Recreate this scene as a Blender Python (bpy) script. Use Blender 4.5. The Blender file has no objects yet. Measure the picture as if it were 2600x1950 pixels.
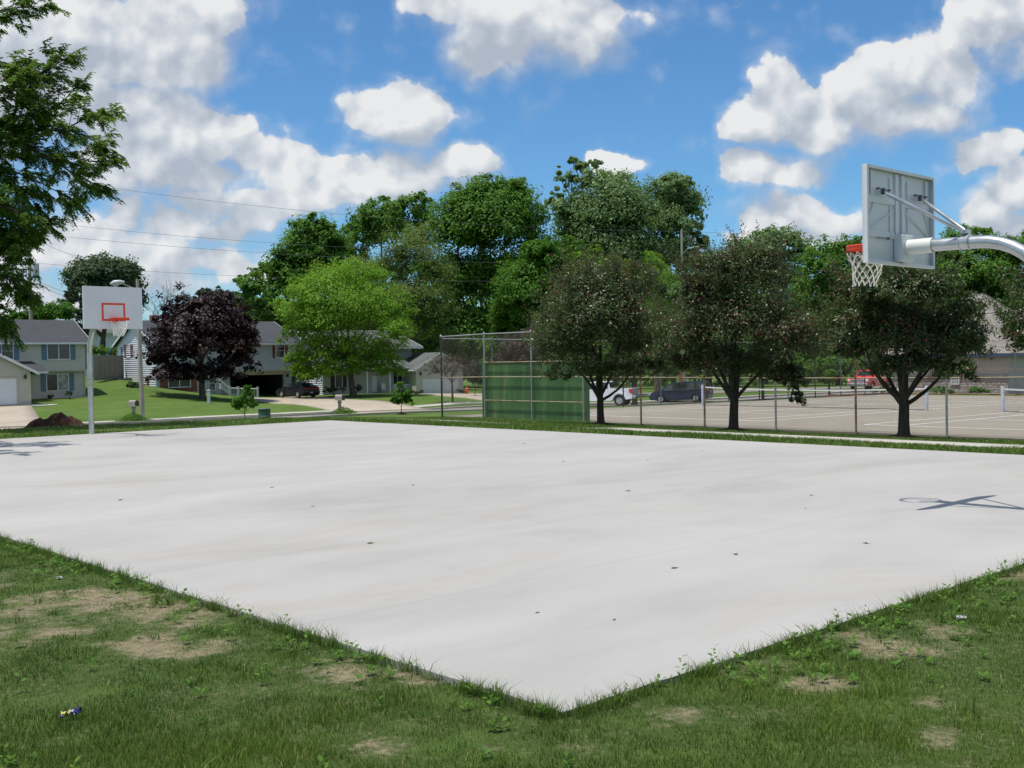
import bpy, math, random
import numpy as np
from mathutils import Vector, Matrix
R_=math.radians
rng=np.random.default_rng(7)
random.seed(7)
SC=bpy.context.scene
COL=SC.collection
# ------------------------------------------------------------------ camera model (measured from the photo, 2600 px wide)
F=2793.0; EYE=1.73
PITCH=math.atan(56/F); ROLL=R_(0.962)
_f=Vector((0,math.cos(PITCH),-math.sin(PITCH)))
_r0=Vector((1,0,0)); _u0=_r0.cross(_f)
_r=(_r0*math.cos(ROLL)-_u0*math.sin(ROLL)); _u=_r.cross(_f)
CAM=Vector((0,0,EYE))
def ray(px,py): return _f+_r*((px-1300)/F)-_u*((py-975)/F)
def atY(px,py,Y):
    d=ray(px,py); return CAM+d*(Y/d.y)
def atz(px,py,z=0.0):
    d=ray(px,py); return CAM+d*((z-EYE)/d.z)
def proj(p):
    v=Vector(p)-CAM; w=v.dot(_f); return 1300+F*v.dot(_r)/w, 975-F*v.dot(_u)/w
def hz(v):
    v=Vector((v.x,v.y,0)); return v.normalized()
UH=hz(ray(-1266,962)); VH=Vector((-UH.y,UH.x,0))*-1
N0=atz(1428,1809,0)
CL,CW=25.4,15.24
def uv(u,v,z=0.0): return Vector((N0.x+UH.x*u+VH.x*v, N0.y+UH.y*u+VH.y*v, z))
def touv(x,y):
    dx=x-N0.x; dy=y-N0.y; return dx*UH.x+dy*UH.y, dx*VH.x+dy*VH.y
# near fence line
P0=Vector((-3.16,49.4,0)); FS=2.93
def fpt(k): return P0-UH*(FS*k)
def gpt(k): return P0+VH*(3.05*k)
# ------------------------------------------------------------------ terrain (thin plate spline through measured points)
ANC=[]
def A(px,py,Y):
    p=atY(px,py,Y); ANC.append((p.x,p.y,p.z))
for u in np.linspace(-1,26.5,8):
    for v in (-2,0,5,10,15.3): ANC.append((*uv(u,v)[:2],-0.06))
for u in (-8,-14):
    for v in (-14,-6,2,10,18,26): ANC.append((*uv(u,v)[:2],-0.06))
for v in (-8,-14): 
    for u in (-4,4,12,20): ANC.append((*uv(u,v)[:2],-0.05))
for k,py in ((0,1056),(1,1060),(2,1065),(4,1079.5),(6,1096),(7,1103),(8,1114)):
    q=fpt(k); z=EYE-(py-(941-.0168*proj((q.x,q.y,-.6))[0]))*q.y/F; ANC.append((q.x,q.y,z))
for u in (-6,0,6,12,18,24): ANC.append((*uv(u,20.4)[:2],-0.27))
for u in (-8,-2,4): ANC.append((*uv(u,27)[:2],-0.66))
for u in (-10,0,10,20,30,34):
    for v in (27.5,45,64): ANC.append((*uv(u,v)[:2],-0.70-0.008*(v-26.3)))
A(-200,1122,28);A(50,1092,33);A(280,1080,35);A(450,1073,37);A(622,1064.5,38.5);A(780,1062,39)
A(60,1098,40);A(690,1090,52);A(400,1105,48);A(1019,1064,45);A(1019,1052,60)
A(-300,1100,58);A(0,1092,61);A(280,1079,66);A(530,1067,70);A(780,1056,74);A(1092,1041.6,80);A(1224,1035,84);A(1380,1031,86)
A(210,1092,56);A(900,1056,66);A(1180,1046,72)
A(-250,1040,80);A(43,1027,86);A(220,1008,93);A(250,985,100);A(300,962,108);A(330,972,98);A(397,986,103);A(515,1006,97);A(560,1020,86);A(490,997,104)
A(700,1008.5,110);A(760,1012,106);A(821,1002,108);A(900,1000,106);A(1056,1000,112);A(1176,1000,116);A(1149,1016,88);A(640,1028,90);A(900,1018,92)
A(1560,1032,84);A(1664,1028,90);A(1763,1023,90);A(2000,1012,92);A(1730,990,125);A(1990,985,125);A(2200,990,105)
A(2300,1000,85);A(2561,1002,84);A(2750,1000,84)
for x in (-260,-130,0,130,260):
    for y,z in ((210,-2.6),(330,-3)): ANC.append((x,y,z))
for y,z in ((150,-1.2),(100,-1.0),(60,-1.2),(20,-.5),(-40,0)): ANC.append((-150,y,z))
for y,z in ((150,-1.8),(90,-1.6),(50,-1.0),(20,-.4),(-40,0)): ANC.append((150,y,z))
for x in (-40,0,40): ANC.append((x,-30,-.05))
ANC=np.array(ANC)
def _phi(r2): return 0.5*r2*np.log(r2+1e-9)
_n=len(ANC); _s=50.0
_P=ANC[:,:2]/_s
_K=_phi(((_P[:,None]-_P[None])**2).sum(-1))+np.eye(_n)*0.004
_Q=np.c_[np.ones(_n),_P]
_S=np.zeros((_n+3,_n+3)); _S[:_n,:_n]=_K; _S[:_n,_n:]=_Q; _S[_n:,:_n]=_Q.T
_W=np.linalg.solve(_S,np.r_[ANC[:,2],0,0,0])
def sm(a,b,x):
    t=np.clip((x-a)/(b-a),0,1); return t*t*(3-2*t)
def TZ(x,y):
    x=np.asarray(x,float); y=np.asarray(y,float); sh=x.shape
    p=np.c_[x.ravel(),y.ravel()]/_s
    out=np.empty(len(p))
    for i in range(0,len(p),20000):
        q=p[i:i+20000]
        out[i:i+20000]=_phi(((q[:,None]-_P[None])**2).sum(-1))@_W[:_n]+_W[_n]+q@_W[_n+1:]
    z=out.reshape(sh)
    dx=x-N0.x; dy=y-N0.y
    u=dx*UH.x+dy*UH.y; v=dx*VH.x+dy*VH.y
    du=np.maximum(np.maximum(-u,u-CL),0); dv=np.maximum(np.maximum(-v,v-CW),0); d=np.hypot(du,dv)
    w=1-sm(0.0,3.0,d)
    z=z*(1-w)+(-0.020)*w
    inside=(d<=0)
    z=np.where(inside,-0.2,z)
    # near lawn is level
    w2=1-sm(10,16,np.hypot(x,y)); z=np.where(inside,z,z*(1-w2)-0.020*w2)
    return z
def tz(x,y): return float(TZ(np.array([x]),np.array([y]))[0])
def ground(px,py,y0=4,y1=260):
    """where the view ray through a photo pixel meets the terrain"""
    d=ray(px,py); ys=np.arange(y0,y1,0.5)
    X=CAM.x+d.x*ys/d.y; Z=EYE+d.z*ys/d.y; T=TZ(X,ys)
    k=np.where(Z<T)[0]
    if len(k)==0: return Vector((X[-1],ys[-1],T[-1]))
    k=k[0]; a=(Z[k-1]-T[k-1]) if k>0 else 0; b=T[k]-Z[k]
    y=ys[k]-0.5*b/(a+b+1e-9); x=d.x*y/d.y
    return Vector((x,y,tz(x,y)))
# ------------------------------------------------------------------ object helpers
def tag(o,label=None,cat=None,group=None,kind=None):
    if label: o['label']=label
    if cat: o['category']=cat
    if group: o['group']=group
    if kind: o['kind']=kind
    return o
def thing(name,label,cat,loc=(0,0,0),rz=0.0,group=None):
    o=bpy.data.objects.new(name,None); COL.objects.link(o); o.empty_display_size=0.2
    o.location=loc; o.rotation_euler=(0,0,rz); return tag(o,label,cat,group)
def mesh_obj(name,me,mat,parent=None):
    o=bpy.data.objects.new(name,me); COL.objects.link(o)
    if mat is not None:
        for m in (mat if isinstance(mat,(list,tuple)) else [mat]): me.materials.append(m)
    if parent is not None: o.parent=parent
    return o
class MB:
    def __init__(s): s.v=[]; s.f=[]; s.m=[]; s.cur=0
    def add(s,vs,fs):
        b=len(s.v); s.v.extend([tuple(p) for p in vs])
        for f in fs: s.f.append(tuple(i+b for i in f)); s.m.append(s.cur)
    def box(s,c,d,rz=0.0,bev=0.0):
        cx,cy,cz=c; a,b,h=d[0]/2,d[1]/2,d[2]/2
        co,si=math.cos(rz),math.sin(rz)
        def P(x,y,z): return (cx+x*co-y*si,cy+x*si+y*co,cz+z)
        if bev<=0:
            vs=[P(x,y,z) for z in (-h,h) for x,y in ((-a,-b),(a,-b),(a,b),(-a,b))]
            s.add(vs,[(3,2,1,0),(4,5,6,7),(0,1,5,4),(1,2,6,5),(2,3,7,6),(3,0,4,7)])
        else:
            e=bev; vs=[];rings=[(-h,e),(-h+e,0),(h-e,0),(h,e)]
            for z,i in rings:
                aa,bb=a-i,b-i; k=e*0.7
                for x,y in ((-aa+k,-bb),(aa-k,-bb),(aa,-bb+k),(aa,bb-k),(aa-k,bb),(-aa+k,bb),(-aa,bb-k),(-aa,-bb+k)): vs.append(P(x,y,z))
            fs=[tuple(range(7,-1,-1)),tuple(range(24,32))]
            for r in range(3):
                for i in range(8): j=(i+1)%8; fs.append((r*8+i,r*8+j,r*8+8+j,r*8+8+i))
            s.add(vs,fs)
    def box2(s,p,q):
        s.box([(a+b)/2 for a,b in zip(p,q)],[abs(b-a) for a,b in zip(p,q)])
    def tube(s,pts,r,n=8,cap=True):
        pts=[Vector(p) for p in pts]; m=len(pts)
        rs=r if isinstance(r,(list,tuple)) else [r]*m
        vs=[];t0=None;ax=None
        for i,p in enumerate(pts):
            t=(pts[min(i+1,m-1)]-pts[max(i-1,0)])
            if t.length<1e-9: t=Vector((0,0,1))
            t.normalize()
            if ax is None:
                ax=Vector((1,0,0)) if abs(t.x)<0.8 else Vector((0,1,0))
            ax=(ax-t*ax.dot(t)); 
            if ax.length<1e-6: ax=t.orthogonal()
            ax.normalize(); bx=t.cross(ax)
            for k in range(n):
                a=2*math.pi*k/n; vs.append(p+(ax*math.cos(a)+bx*math.sin(a))*rs[i])
        fs=[]
        for i in range(m-1):
            for k in range(n):
                j=(k+1)%n; fs.append((i*n+k,i*n+j,i*n+n+j,i*n+n+k))
        if cap: fs.append(tuple(range(n-1,-1,-1))); fs.append(tuple((m-1)*n+k for k in range(n)))
        s.add(vs,fs)
    def ring(s,c,R,r,axu=(1,0,0),axv=(0,1,0),n=28,m=8):
        c=Vector(c);au=Vector(axu);av=Vector(axv);w=au.cross(av);vs=[];fs=[]
        for i in range(n):
            a=2*math.pi*i/n; d=au*math.cos(a)+av*math.sin(a)
            for k in range(m):
                b=2*math.pi*k/m; vs.append(c+d*(R+r*math.cos(b))+w*r*math.sin(b))
        for i in range(n):
            for k in range(m):
                i2=(i+1)%n;k2=(k+1)%m; fs.append((i*m+k,i2*m+k,i2*m+k2,i*m+k2))
        s.add(vs,fs)
    def prism(s,poly,ext):
        """polygon (list of 3D points) extruded by vector ext"""
        n=len(poly);e=Vector(ext); a=[Vector(p) for p in poly]; b=[p+e for p in a]
        s.add(a+b,[tuple(range(n-1,-1,-1)),tuple(range(n,2*n))]+[(i,(i+1)%n,(i+1)%n+n,i+n) for i in range(n)])
    def lathe(s,c,prof,n=16,ax=None):
        vs=[];c=Vector(c);m=len(prof)
        for r,z in prof:
            for k in range(n):
                a=2*math.pi*k/n
                if ax is None: vs.append(c+Vector((r*math.cos(a),r*math.sin(a),z)))
                else: vs.append(c+ax[0]*(r*math.cos(a))+ax[1]*(r*math.sin(a))+ax[2]*z)
        fs=[(i*n+k,i*n+(k+1)%n,i*n+n+(k+1)%n,i*n+n+k) for i in range(m-1) for k in range(n)]
        fs.append(tuple(range(n-1,-1,-1))); fs.append(tuple((m-1)*n+k for k in range(n)))
        s.add(vs,fs)
    def build(s,name,mat,parent=None,smooth=False):
        me=bpy.data.meshes.new(name); me.from_pydata(s.v,[],s.f); me.update()
        o=mesh_obj(name,me,mat,parent)
        if isinstance(mat,(list,tuple)): me.polygons.foreach_set('material_index',s.m)
        if smooth:
            me.polygons.foreach_set('use_smooth',[True]*len(me.polygons))
            try: me.set_sharp_from_angle(angle=R_(40))
            except Exception: pass
        return o
def np_mesh(name,V,Fq,mat,parent=None,attr=None,smooth=False,domain='FACE'):
    """V (n,3) float, Fq (m,k) int with k = 3 or 4"""
    me=bpy.data.meshes.new(name); V=np.asarray(V,np.float32); Fq=np.asarray(Fq,np.int32)
    me.vertices.add(len(V)); me.vertices.foreach_set('co',V.ravel())
    k=Fq.shape[1]; me.loops.add(Fq.size); me.loops.foreach_set('vertex_index',Fq.ravel())
    me.polygons.add(len(Fq)); me.polygons.foreach_set('loop_start',np.arange(0,Fq.size,k,dtype=np.int32))
    me.polygons.foreach_set('loop_total',np.full(len(Fq),k,np.int32))
    if smooth: me.polygons.foreach_set('use_smooth',np.ones(len(Fq),bool))
    for an,av in (attr or {}).items():
        a=me.attributes.new(an,'FLOAT',domain); a.data.foreach_set('value',np.asarray(av,np.float32))
    me.update(calc_edges=True); me.validate()
    return mesh_obj(name,me,mat,parent)
# ------------------------------------------------------------------ materials
def lin(c):
    return tuple(((x/255)/12.92 if x/255<=0.04045 else ((x/255+0.055)/1.055)**2.4) for x in c)+(1,)
class NT:
    def __init__(s,name):
        s.mat=bpy.data.materials.new(name); s.mat.use_nodes=True; s.nt=s.mat.node_tree; s.nt.nodes.clear()
        s.out=s.n('ShaderNodeOutputMaterial')
    def n(s,t,**kw):
        x=s.nt.nodes.new(t)
        for k,v in kw.items():
            if k.startswith('i_'):
                key=k[2:]; key=int(key) if key.isdigit() else key.replace('_',' ')
                x.inputs[key].default_value=v
            else: setattr(x,k,v)
        return x
    def l(s,a,b): s.nt.links.new(a,b)
    def tc(s,which='Object'):
        if not hasattr(s,'_tc'): s._tc=s.n('ShaderNodeTexCoord')
        return s._tc.outputs[which]
    def geo(s):
        if not hasattr(s,'_g'): s._g=s.n('ShaderNodeNewGeometry')
        return s._g.outputs['Position']
    def noise(s,scale,detail=4,rough=.55,vec=None,dist=0.0,mul=None):
        t=s.n('ShaderNodeTexNoise'); t.inputs['Scale'].default_value=scale; t.inputs['Detail'].default_value=detail
        t.inputs['Roughness'].default_value=rough; t.inputs['Distortion'].default_value=dist
        v=vec if vec is not None else s.tc()
        if mul:
            m=s.n('ShaderNodeVectorMath',operation='MULTIPLY'); m.inputs[1].default_value=mul; s.l(v,m.inputs[0]); v=m.outputs[0]
        s.l(v,t.inputs['Vector']); return t.outputs['Fac']
    def ramp(s,fac,stops):
        r=s.n('ShaderNodeValToRGB'); e=r.color_ramp.elements
        while len(e)<len(stops): e.new(0.5)
        for x,(p,c) in zip(e,stops): x.position=p; x.color=c if len(c)==4 else (*c,1)
        s.l(fac,r.inputs[0]); return r.outputs['Color']
    def mr(s,v,a,b,c=0.0,d=1.0):
        m=s.n('ShaderNodeMapRange'); m.inputs['From Min'].default_value=a;m.inputs['From Max'].default_value=b
        m.inputs['To Min'].default_value=c;m.inputs['To Max'].default_value=d; s.l(v,m.inputs['Value']); return m.outputs[0]
    def mix(s,fac,a,b,mode='MIX'):
        m=s.n('ShaderNodeMix',data_type='RGBA',blend_type=mode)
        for v,i in ((fac,0),(a,6),(b,7)):
            if hasattr(v,'links') or isinstance(v,bpy.types.NodeSocket): s.l(v,m.inputs[i])
            else: m.inputs[i].default_value=v
        return m.outputs[2]
    def math(s,op,a,b=0.0,c=None):
        m=s.n('ShaderNodeMath',operation=op)
        for v,i in ((a,0),(b,1),(c,2)):
            if v is None: continue
            if isinstance(v,bpy.types.NodeSocket): s.l(v,m.inputs[i])
            else: m.inputs[i].default_value=v
        return m.outputs[0]
    def bump(s,h,strength=.3,dist=.02):
        b=s.n('ShaderNodeBump'); b.inputs['Strength'].default_value=strength; b.inputs['Distance'].default_value=dist
        s.l(h,b.inputs['Height']); return b.outputs[0]
    def bsdf(s,col,rough=.6,metal=0.0,normal=None,spec=.5,**kw):
        p=s.n('ShaderNodeBsdfPrincipled')
        if isinstance(col,bpy.types.NodeSocket): s.l(col,p.inputs['Base Color'])
        else: p.inputs['Base Color'].default_value=col if len(col)==4 else (*col,1)
        if isinstance(rough,bpy.types.NodeSocket): s.l(rough,p.inputs['Roughness'])
        else: p.inputs['Roughness'].default_value=rough
        p.inputs['Metallic'].default_value=metal; p.inputs['Specular IOR Level'].default_value=spec
        for k,v in kw.items(): p.inputs[k.replace('_',' ')].default_value=v
        if normal is not None: s.l(normal,p.inputs['Normal'])
        s.l(p.outputs[0],s.out.inputs[0]); return p
def simple(name,col,rough=.6,metal=0.0,var=.12,scale=3.0,bump=0.0,spec=.5,bscale=None,**kw):
    m=NT(name); c=col if len(col)==4 else (*col,1)
    f=m.noise(scale,5,.6)
    a=tuple(x*(1-var) for x in c[:3])+(1,); b=tuple(min(1,x*(1+var)) for x in c[:3])+(1,)
    cc=m.mix(m.mr(f,.3,.7),a,b); nrm=None
    if bump>0: nrm=m.bump(m.noise(bscale or scale*8,4,.6),bump,.01)
    m.bsdf(cc,rough,metal,nrm,spec,**kw); return m.mat
# ------------------------------------------------------------------ surface materials
def mat_ground():
    m=NT('lawn_and_soil'); g=m.geo()
    at=m.n('ShaderNodeAttribute',attribute_name='soil').outputs['Fac']
    n1=m.noise(.35,5,.6,g); n2=m.noise(2.3,6,.65,g); n3=m.noise(26,4,.7,g); n4=m.noise(90,3,.7,g)
    f=m.math('ADD',m.math('MULTIPLY',n1,.35),m.math('ADD',m.math('MULTIPLY',n2,.35),m.math('MULTIPLY',n3,.3)))
    grass=m.ramp(f,[(.34,(.048,.095,.018,1)),(.5,(.085,.145,.028,1)),(.62,(.13,.18,.048,1))])
    soil=m.ramp(m.math('ADD',m.math('MULTIPLY',n4,.5),m.math('MULTIPLY',n3,.5)),[(.33,(.12,.095,.055,1)),(.5,(.225,.19,.12,1)),(.66,(.35,.31,.20,1))])
    grass=m.mix(m.mr(at,.15,.3,0,.75),grass,(.045,.075,.018,1))
    k=m.mr(m.math('ADD',at,m.math('MULTIPLY',m.math('SUBTRACT',n3,.5),1.2)),.32,.85)
    col=m.mix(k,grass,soil)
    h=m.math('ADD',m.math('MULTIPLY',n3,.6),m.math('MULTIPLY',n4,.4))
    m.bsdf(col,.95,0,m.bump(h,.7,.05),.15); return m.mat
def mat_concrete(name,base,stain,joint=None,amp=1.0,rough=.85):
    m=NT(name); o=m.tc()
    big=m.noise(.16,6,.62,o,1.2); mid=m.noise(.9,6,.6,o,.6,(1,.35,1)); fine=m.noise(60,3,.7,o); sp=m.noise(9,3,.8,o)
    f=m.math('ADD',m.math('MULTIPLY',big,.55),m.math('MULTIPLY',mid,.45))
    c=m.ramp(f,[(.33,tuple(x*(1-.11*amp) for x in base)+(1,)),(.5,base+(1,)),(.66,tuple(min(1,x*(1+.08*amp)) for x in base)+(1,))])
    c=m.mix(m.math('MULTIPLY',m.mr(m.noise(.5,5,.7,o,.8,(1,.4,1)),.56,.74),.5),c,stain+(1,))
    c=m.mix(m.mr(sp,.72,.78,0,.5),c,tuple(x*.72 for x in base)+(1,))
    c=m.mix(m.mr(fine,.35,.65,0,.12),c,tuple(x*.75 for x in base)+(1,))
    if joint:
        s=m.n('ShaderNodeSeparateXYZ'); m.l(o,s.inputs[0])
        for ax,per,w in joint:
            x=m.math('PINGPONG',s.outputs[ax],per/2); k=m.math('LESS_THAN',x,w)
            c=m.mix(m.math('MULTIPLY',k,.4),c,tuple(x_*.45 for x_ in base)+(1,))
    m.bsdf(c,rough,0,m.bump(fine,.15,.01),.25); return m.mat
def mat_leaf(name,stops,trans=.35,rough=.55,spec=.2,tcol=None):
    m=NT(name); a=m.n('ShaderNodeAttribute',attribute_name='rnd').outputs['Fac']
    n=m.noise(.45,3,.6,m.geo())
    f=m.math('ADD',m.math('MULTIPLY',a,.6),m.math('MULTIPLY',n,.4))
    c=m.ramp(f,[(p,(*q,1)) for p,q in stops])
    p=m.bsdf(c,rough,0,None,spec)
    if trans>0:
        t=m.n('ShaderNodeBsdfTranslucent'); tc=m.mix(.5,c,(*(tcol or (.12,.20,.02)),1)); m.l(tc,t.inputs[0])
        x=m.n('ShaderNodeMixShader'); x.inputs[0].default_value=trans; m.l(p.outputs[0],x.inputs[1]); m.l(t.outputs[0],x.inputs[2])
        m.l(x.outputs[0],m.out.inputs[0])
    return m.mat
def mat_siding(name,col,period=.13):
    m=NT(name); n=m.noise(1.2,4,.6); c=m.mix(m.mr(n,.3,.7),tuple(x*.93 for x in col)+(1,),tuple(x*1.04 for x in col)+(1,))
    m.bsdf(c,.55,0,None,.3); return m.mat
def mat_shingle(name,col):
    m=NT(name); o=m.tc()
    b=m.n('ShaderNodeTexBrick'); b.inputs['Scale'].default_value=1.0; b.inputs['Brick Width'].default_value=.33; b.inputs['Row Height'].default_value=.14
    b.inputs['Mortar Size'].default_value=.012; b.inputs['Color1'].default_value=(*[x*.8 for x in col],1); b.inputs['Color2'].default_value=(*[x*1.25 for x in col],1)
    b.inputs['Mortar'].default_value=(*[x*.5 for x in col],1)
    v=m.n('ShaderNodeVectorMath',operation='MULTIPLY'); v.inputs[1].default_value=(1,1.2,1); m.l(o,v.inputs[0]); m.l(v.outputs[0],b.inputs[0])
    n=m.noise(14,4,.7); c=m.mix(m.mr(n,.3,.7,0,.5),b.outputs[0],(*[x*1.3 for x in col],1))
    m.bsdf(c,.9,0,m.bump(m.noise(30,3,.7),.4,.02),.2); return m.mat
def mat_metal(name,col=(.62,.64,.66),rough=.34,stain=None,sf=(.55,.7),metal=.85,sscale=3):
    m=NT(name); n=m.noise(5,5,.6); n2=m.noise(sscale,6,.7)
    c=m.mix(m.mr(n,.3,.7),tuple(x*.82 for x in col)+(1,),tuple(min(1,x*1.1) for x in col)+(1,))
    if stain: 
        k=m.mr(n2,*sf); c=m.mix(k,c,(*stain,1)); mt=m.math('MULTIPLY',m.math('SUBTRACT',1.0,k),metal)
    p=m.bsdf(c,m.mr(n,.2,.8,rough-.08,rough+.14),metal,None,.5)
    if stain: m.l(mt,p.inputs['Metallic'])
    return m.mat
def mat_wood(name,a,b,scale=(1,1,.08),ns=6,rough=.85):
    m=NT(name); n=m.noise(ns,6,.65,None,.4,scale); n2=m.noise(1.3,4,.6)
    c=m.ramp(m.math('ADD',m.math('MULTIPLY',n,.7),m.math('MULTIPLY',n2,.3)),[(.32,(*a,1)),(.66,(*b,1))])
    m.bsdf(c,rough,0,m.bump(n,.4,.01),.2); return m.mat
def mat_bark(name,a,b):
    m=NT(name); n=m.noise(7,6,.7,None,.5,(1,1,.2)); c=m.ramp(n,[(.3,(*a,1)),(.68,(*b,1))])
    m.bsdf(c,.92,0,m.bump(n,.7,.03),.15); return m.mat
def mat_greenwall():
    m=NT('painted_green_plywood'); o=m.tc()
    st=m.noise(1.7,7,.75,o,.8,(1.3,1,.10)); bl=m.noise(.9,6,.7,o,1.0)
    s=m.n('ShaderNodeSeparateXYZ'); m.l(o,s.inputs[0])
    c=m.ramp(st,[(.30,(.026,.085,.028,1)),(.44,(.042,.130,.042,1)),(.56,(.070,.18,.058,1)),(.68,(.17,.26,.085,1)),(.76,(.25,.27,.10,1))])
    c=m.mix(m.mr(bl,.45,.7,0,.35),c,(.045,.17,.075,1))
    x=m.math('PINGPONG',s.outputs[0],.61); k=m.math('LESS_THAN',x,.007); c=m.mix(m.math('MULTIPLY',k,.6),c,(.012,.05,.022,1))
    r=m.math('MULTIPLY',m.math('LESS_THAN',m.math('ABSOLUTE',m.math('SUBTRACT',s.outputs[0],1.22)),.035),m.mr(m.noise(3,5,.7,o,0,(1,1,.25)),.4,.6))
    c=m.mix(m.math('MULTIPLY',r,.75),c,(.16,.075,.025,1))
    m.bsdf(c,.7,0,m.bump(m.noise(12,4,.6,o,0,(1,1,.1)),.2,.01),.3); return m.mat
def mat_glass(name,col=(.03,.035,.04),rough=.08):
    m=NT(name); n=m.noise(2.5,3,.5); c=m.mix(m.mr(n,.35,.65),tuple(x*.6 for x in col)+(1,),tuple(x*1.5 for x in col)+(1,))
    m.bsdf(c,rough,0,None,.6); return m.mat
def mat_paint(name,col,rough=.4,metal=.0,coat=.25):
    m=NT(name); n=m.noise(1.5,3,.5); c=m.mix(m.mr(n,.3,.7),tuple(x*.9 for x in col)+(1,),tuple(min(1,x*1.08) for x in col)+(1,))
    m.bsdf(c,rough,metal,None,.5,Coat_Weight=coat,Coat_Roughness=.05); return m.mat
def mat_stone():
    m=NT('rough_white_stone_block'); o=m.tc()
    v=m.n('ShaderNodeVectorMath',operation='MULTIPLY'); v.inputs[1].default_value=(1,1,1); 
    r=m.n('ShaderNodeCombineXYZ'); s=m.n('ShaderNodeSeparateXYZ'); m.l(o,s.inputs[0]); m.l(m.math('ADD',s.outputs[0],s.outputs[1]),r.inputs[0]); m.l(s.outputs[2],r.inputs[1])
    b=m.n('ShaderNodeTexBrick'); b.inputs['Scale'].default_value=1; b.inputs['Brick Width'].default_value=.4; b.inputs['Row Height'].default_value=.2; b.inputs['Mortar Size'].default_value=.014
    b.inputs['Color1'].default_value=(.40,.38,.33,1); b.inputs['Color2'].default_value=(.50,.48,.43,1); b.inputs['Mortar'].default_value=(.25,.24,.21,1); m.l(r.outputs[0],b.inputs[0])
    n=m.noise(8,5,.7); c=m.mix(m.mr(n,.35,.65,0,.4),b.outputs[0],(.30,.28,.24,1))
    h=m.math('ADD',n,m.math('MULTIPLY',b.outputs['Fac'],-1.0))
    m.bsdf(c,.9,0,m.bump(h,1.0,.08),.2); return m.mat
M={}
M['ground']=mat_ground()
M['court']=mat_concrete('fresh_pale_court_concrete',(.378,.370,.354),(.33,.30,.245),[(0,2.54,.005)],1.55)
M['path']=mat_concrete('weathered_path_concrete',(.44,.42,.37),(.33,.29,.22),[(0,1.5,.012)],1.6)
M['drive']=mat_concrete('old_driveway_concrete',(.40,.345,.275),(.30,.25,.19),[(0,3.2,.03),(1,2.7,.03)],1.6)
M['kerb']=mat_concrete('kerb_concrete',(.42,.40,.36),(.32,.29,.24),None,1.6)
M['asphalt']=mat_concrete('worn_grey_asphalt',(.235,.222,.208),(.17,.16,.15),None,1.5,.9)
M['tennis']=mat_concrete('sandy_tennis_surface',(.265,.238,.192),(.22,.20,.165),None,1.2,.92)
M['line']=simple('white_line_paint',(.86,.86,.84),.7,var=.08)
M['galv']=mat_metal('galvanised_steel',(.52,.54,.56),.27,metal=.75)
M['galvdull']=mat_metal('weathered_galvanised_steel',(.36,.38,.40),.5,(.22,.10,.045),(.62,.78),metal=.35,sscale=2.2)
M['rusty']=mat_metal('rusty_fence_steel',(.30,.27,.22),.6,(.21,.085,.035),(.40,.56),metal=.2,sscale=2.5)
M['tanrail']=mat_metal('tan_painted_rail',(.45,.40,.27),.6,(.32,.12,.04),(.5,.62),metal=0,sscale=2.0)
M['wire']=simple('galvanised_fence_wire',(.22,.20,.17),.6,.1)
M['wire_dark']=simple('dull_dark_fence_wire',(.09,.085,.075),.7,0)
M['white_board']=simple('white_enamel_board',(.66,.68,.69),.38,0,.05,1.5,.03)
M['sleeve']=simple('off_white_sleeve_paint',(.70,.71,.68),.4,0,.05)
M['orange']=simple('orange_rim_paint',(.72,.065,.02),.4,0,.1)
M['cord']=simple('white_nylon_cord',(.70,.68,.62),.8,0,.08)
M['steel_dark']=simple('dark_bolt_steel',(.13,.15,.17),.4,.6)
M['green_wall']=mat_greenwall()
M['dark_green']=simple('dark_green_drum_paint',(.018,.065,.042),.45,0,.2,4,.1)
M['shingle_grey']=mat_shingle('charcoal_shingles',(.062,.064,.072))
M['shingle_green']=mat_shingle('grey_green_shingles',(.115,.125,.118))
M['shingle_brown']=mat_shingle('brown_grey_shingles',(.235,.213,.195))
M['sid_cream']=mat_siding('cream_siding',(.52,.50,.40))
M['sid_greycream']=mat_siding('pale_grey_siding',(.53,.52,.45))
M['sid_white']=mat_siding('white_siding',(.66,.69,.74))
M['sid_grey']=mat_siding('light_grey_siding',(.43,.46,.49))  # white siding darkened: shade of the street fronts put into the colour
M['trim']=simple('white_trim',(.70,.71,.72),.5,0,.05)
M['trim_beige']=simple('beige_trim',(.45,.42,.34),.6,0,.06)
M['glass']=mat_glass('dark_window_glass')
M['curtain']=mat_glass('curtained_window_glass',(.22,.26,.24),.25)
M['blue_shutter']=simple('dusty_blue_shutter',(.10,.19,.27),.6,0,.1)
M['red_shutter']=simple('maroon_shutter',(.17,.035,.04),.6,0,.1)
M['black_shutter']=simple('black_shutter',(.015,.015,.018),.6,0,.1)
M['brick']=simple('red_brown_brick',(.19,.075,.05),.85,0,.3,9,.4)
M['door_white']=simple('white_garage_door',(.66,.68,.72),.5,0,.04)
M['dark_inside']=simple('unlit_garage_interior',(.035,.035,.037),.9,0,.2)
M['stone']=mat_stone()
M['render_grey']=simple('smooth_grey_wall',(.36,.35,.34),.8,0,.08)
M['blue_fascia']=simple('navy_fascia',(.03,.06,.13),.5,0,.1)
M['woodgrey']=mat_wood('weathered_grey_boards',(.13,.125,.115),(.27,.255,.23),(1,1,.06),5)
M['polewood']=mat_wood('weathered_pole_wood',(.24,.21,.18),(.42,.38,.33),(1,1,.05),6)
M['oldwood']=mat_wood('brown_post_wood',(.16,.08,.04),(.30,.16,.08),(1,1,.1),6)
M['dirt']=simple('red_brown_soil',(.052,.028,.019),.95,0,.45,3,1.0,.1,12)
M['mulch']=simple('dark_bark_mulch',(.07,.04,.028),.95,0,.4,14,1.0,.1,30)
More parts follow.
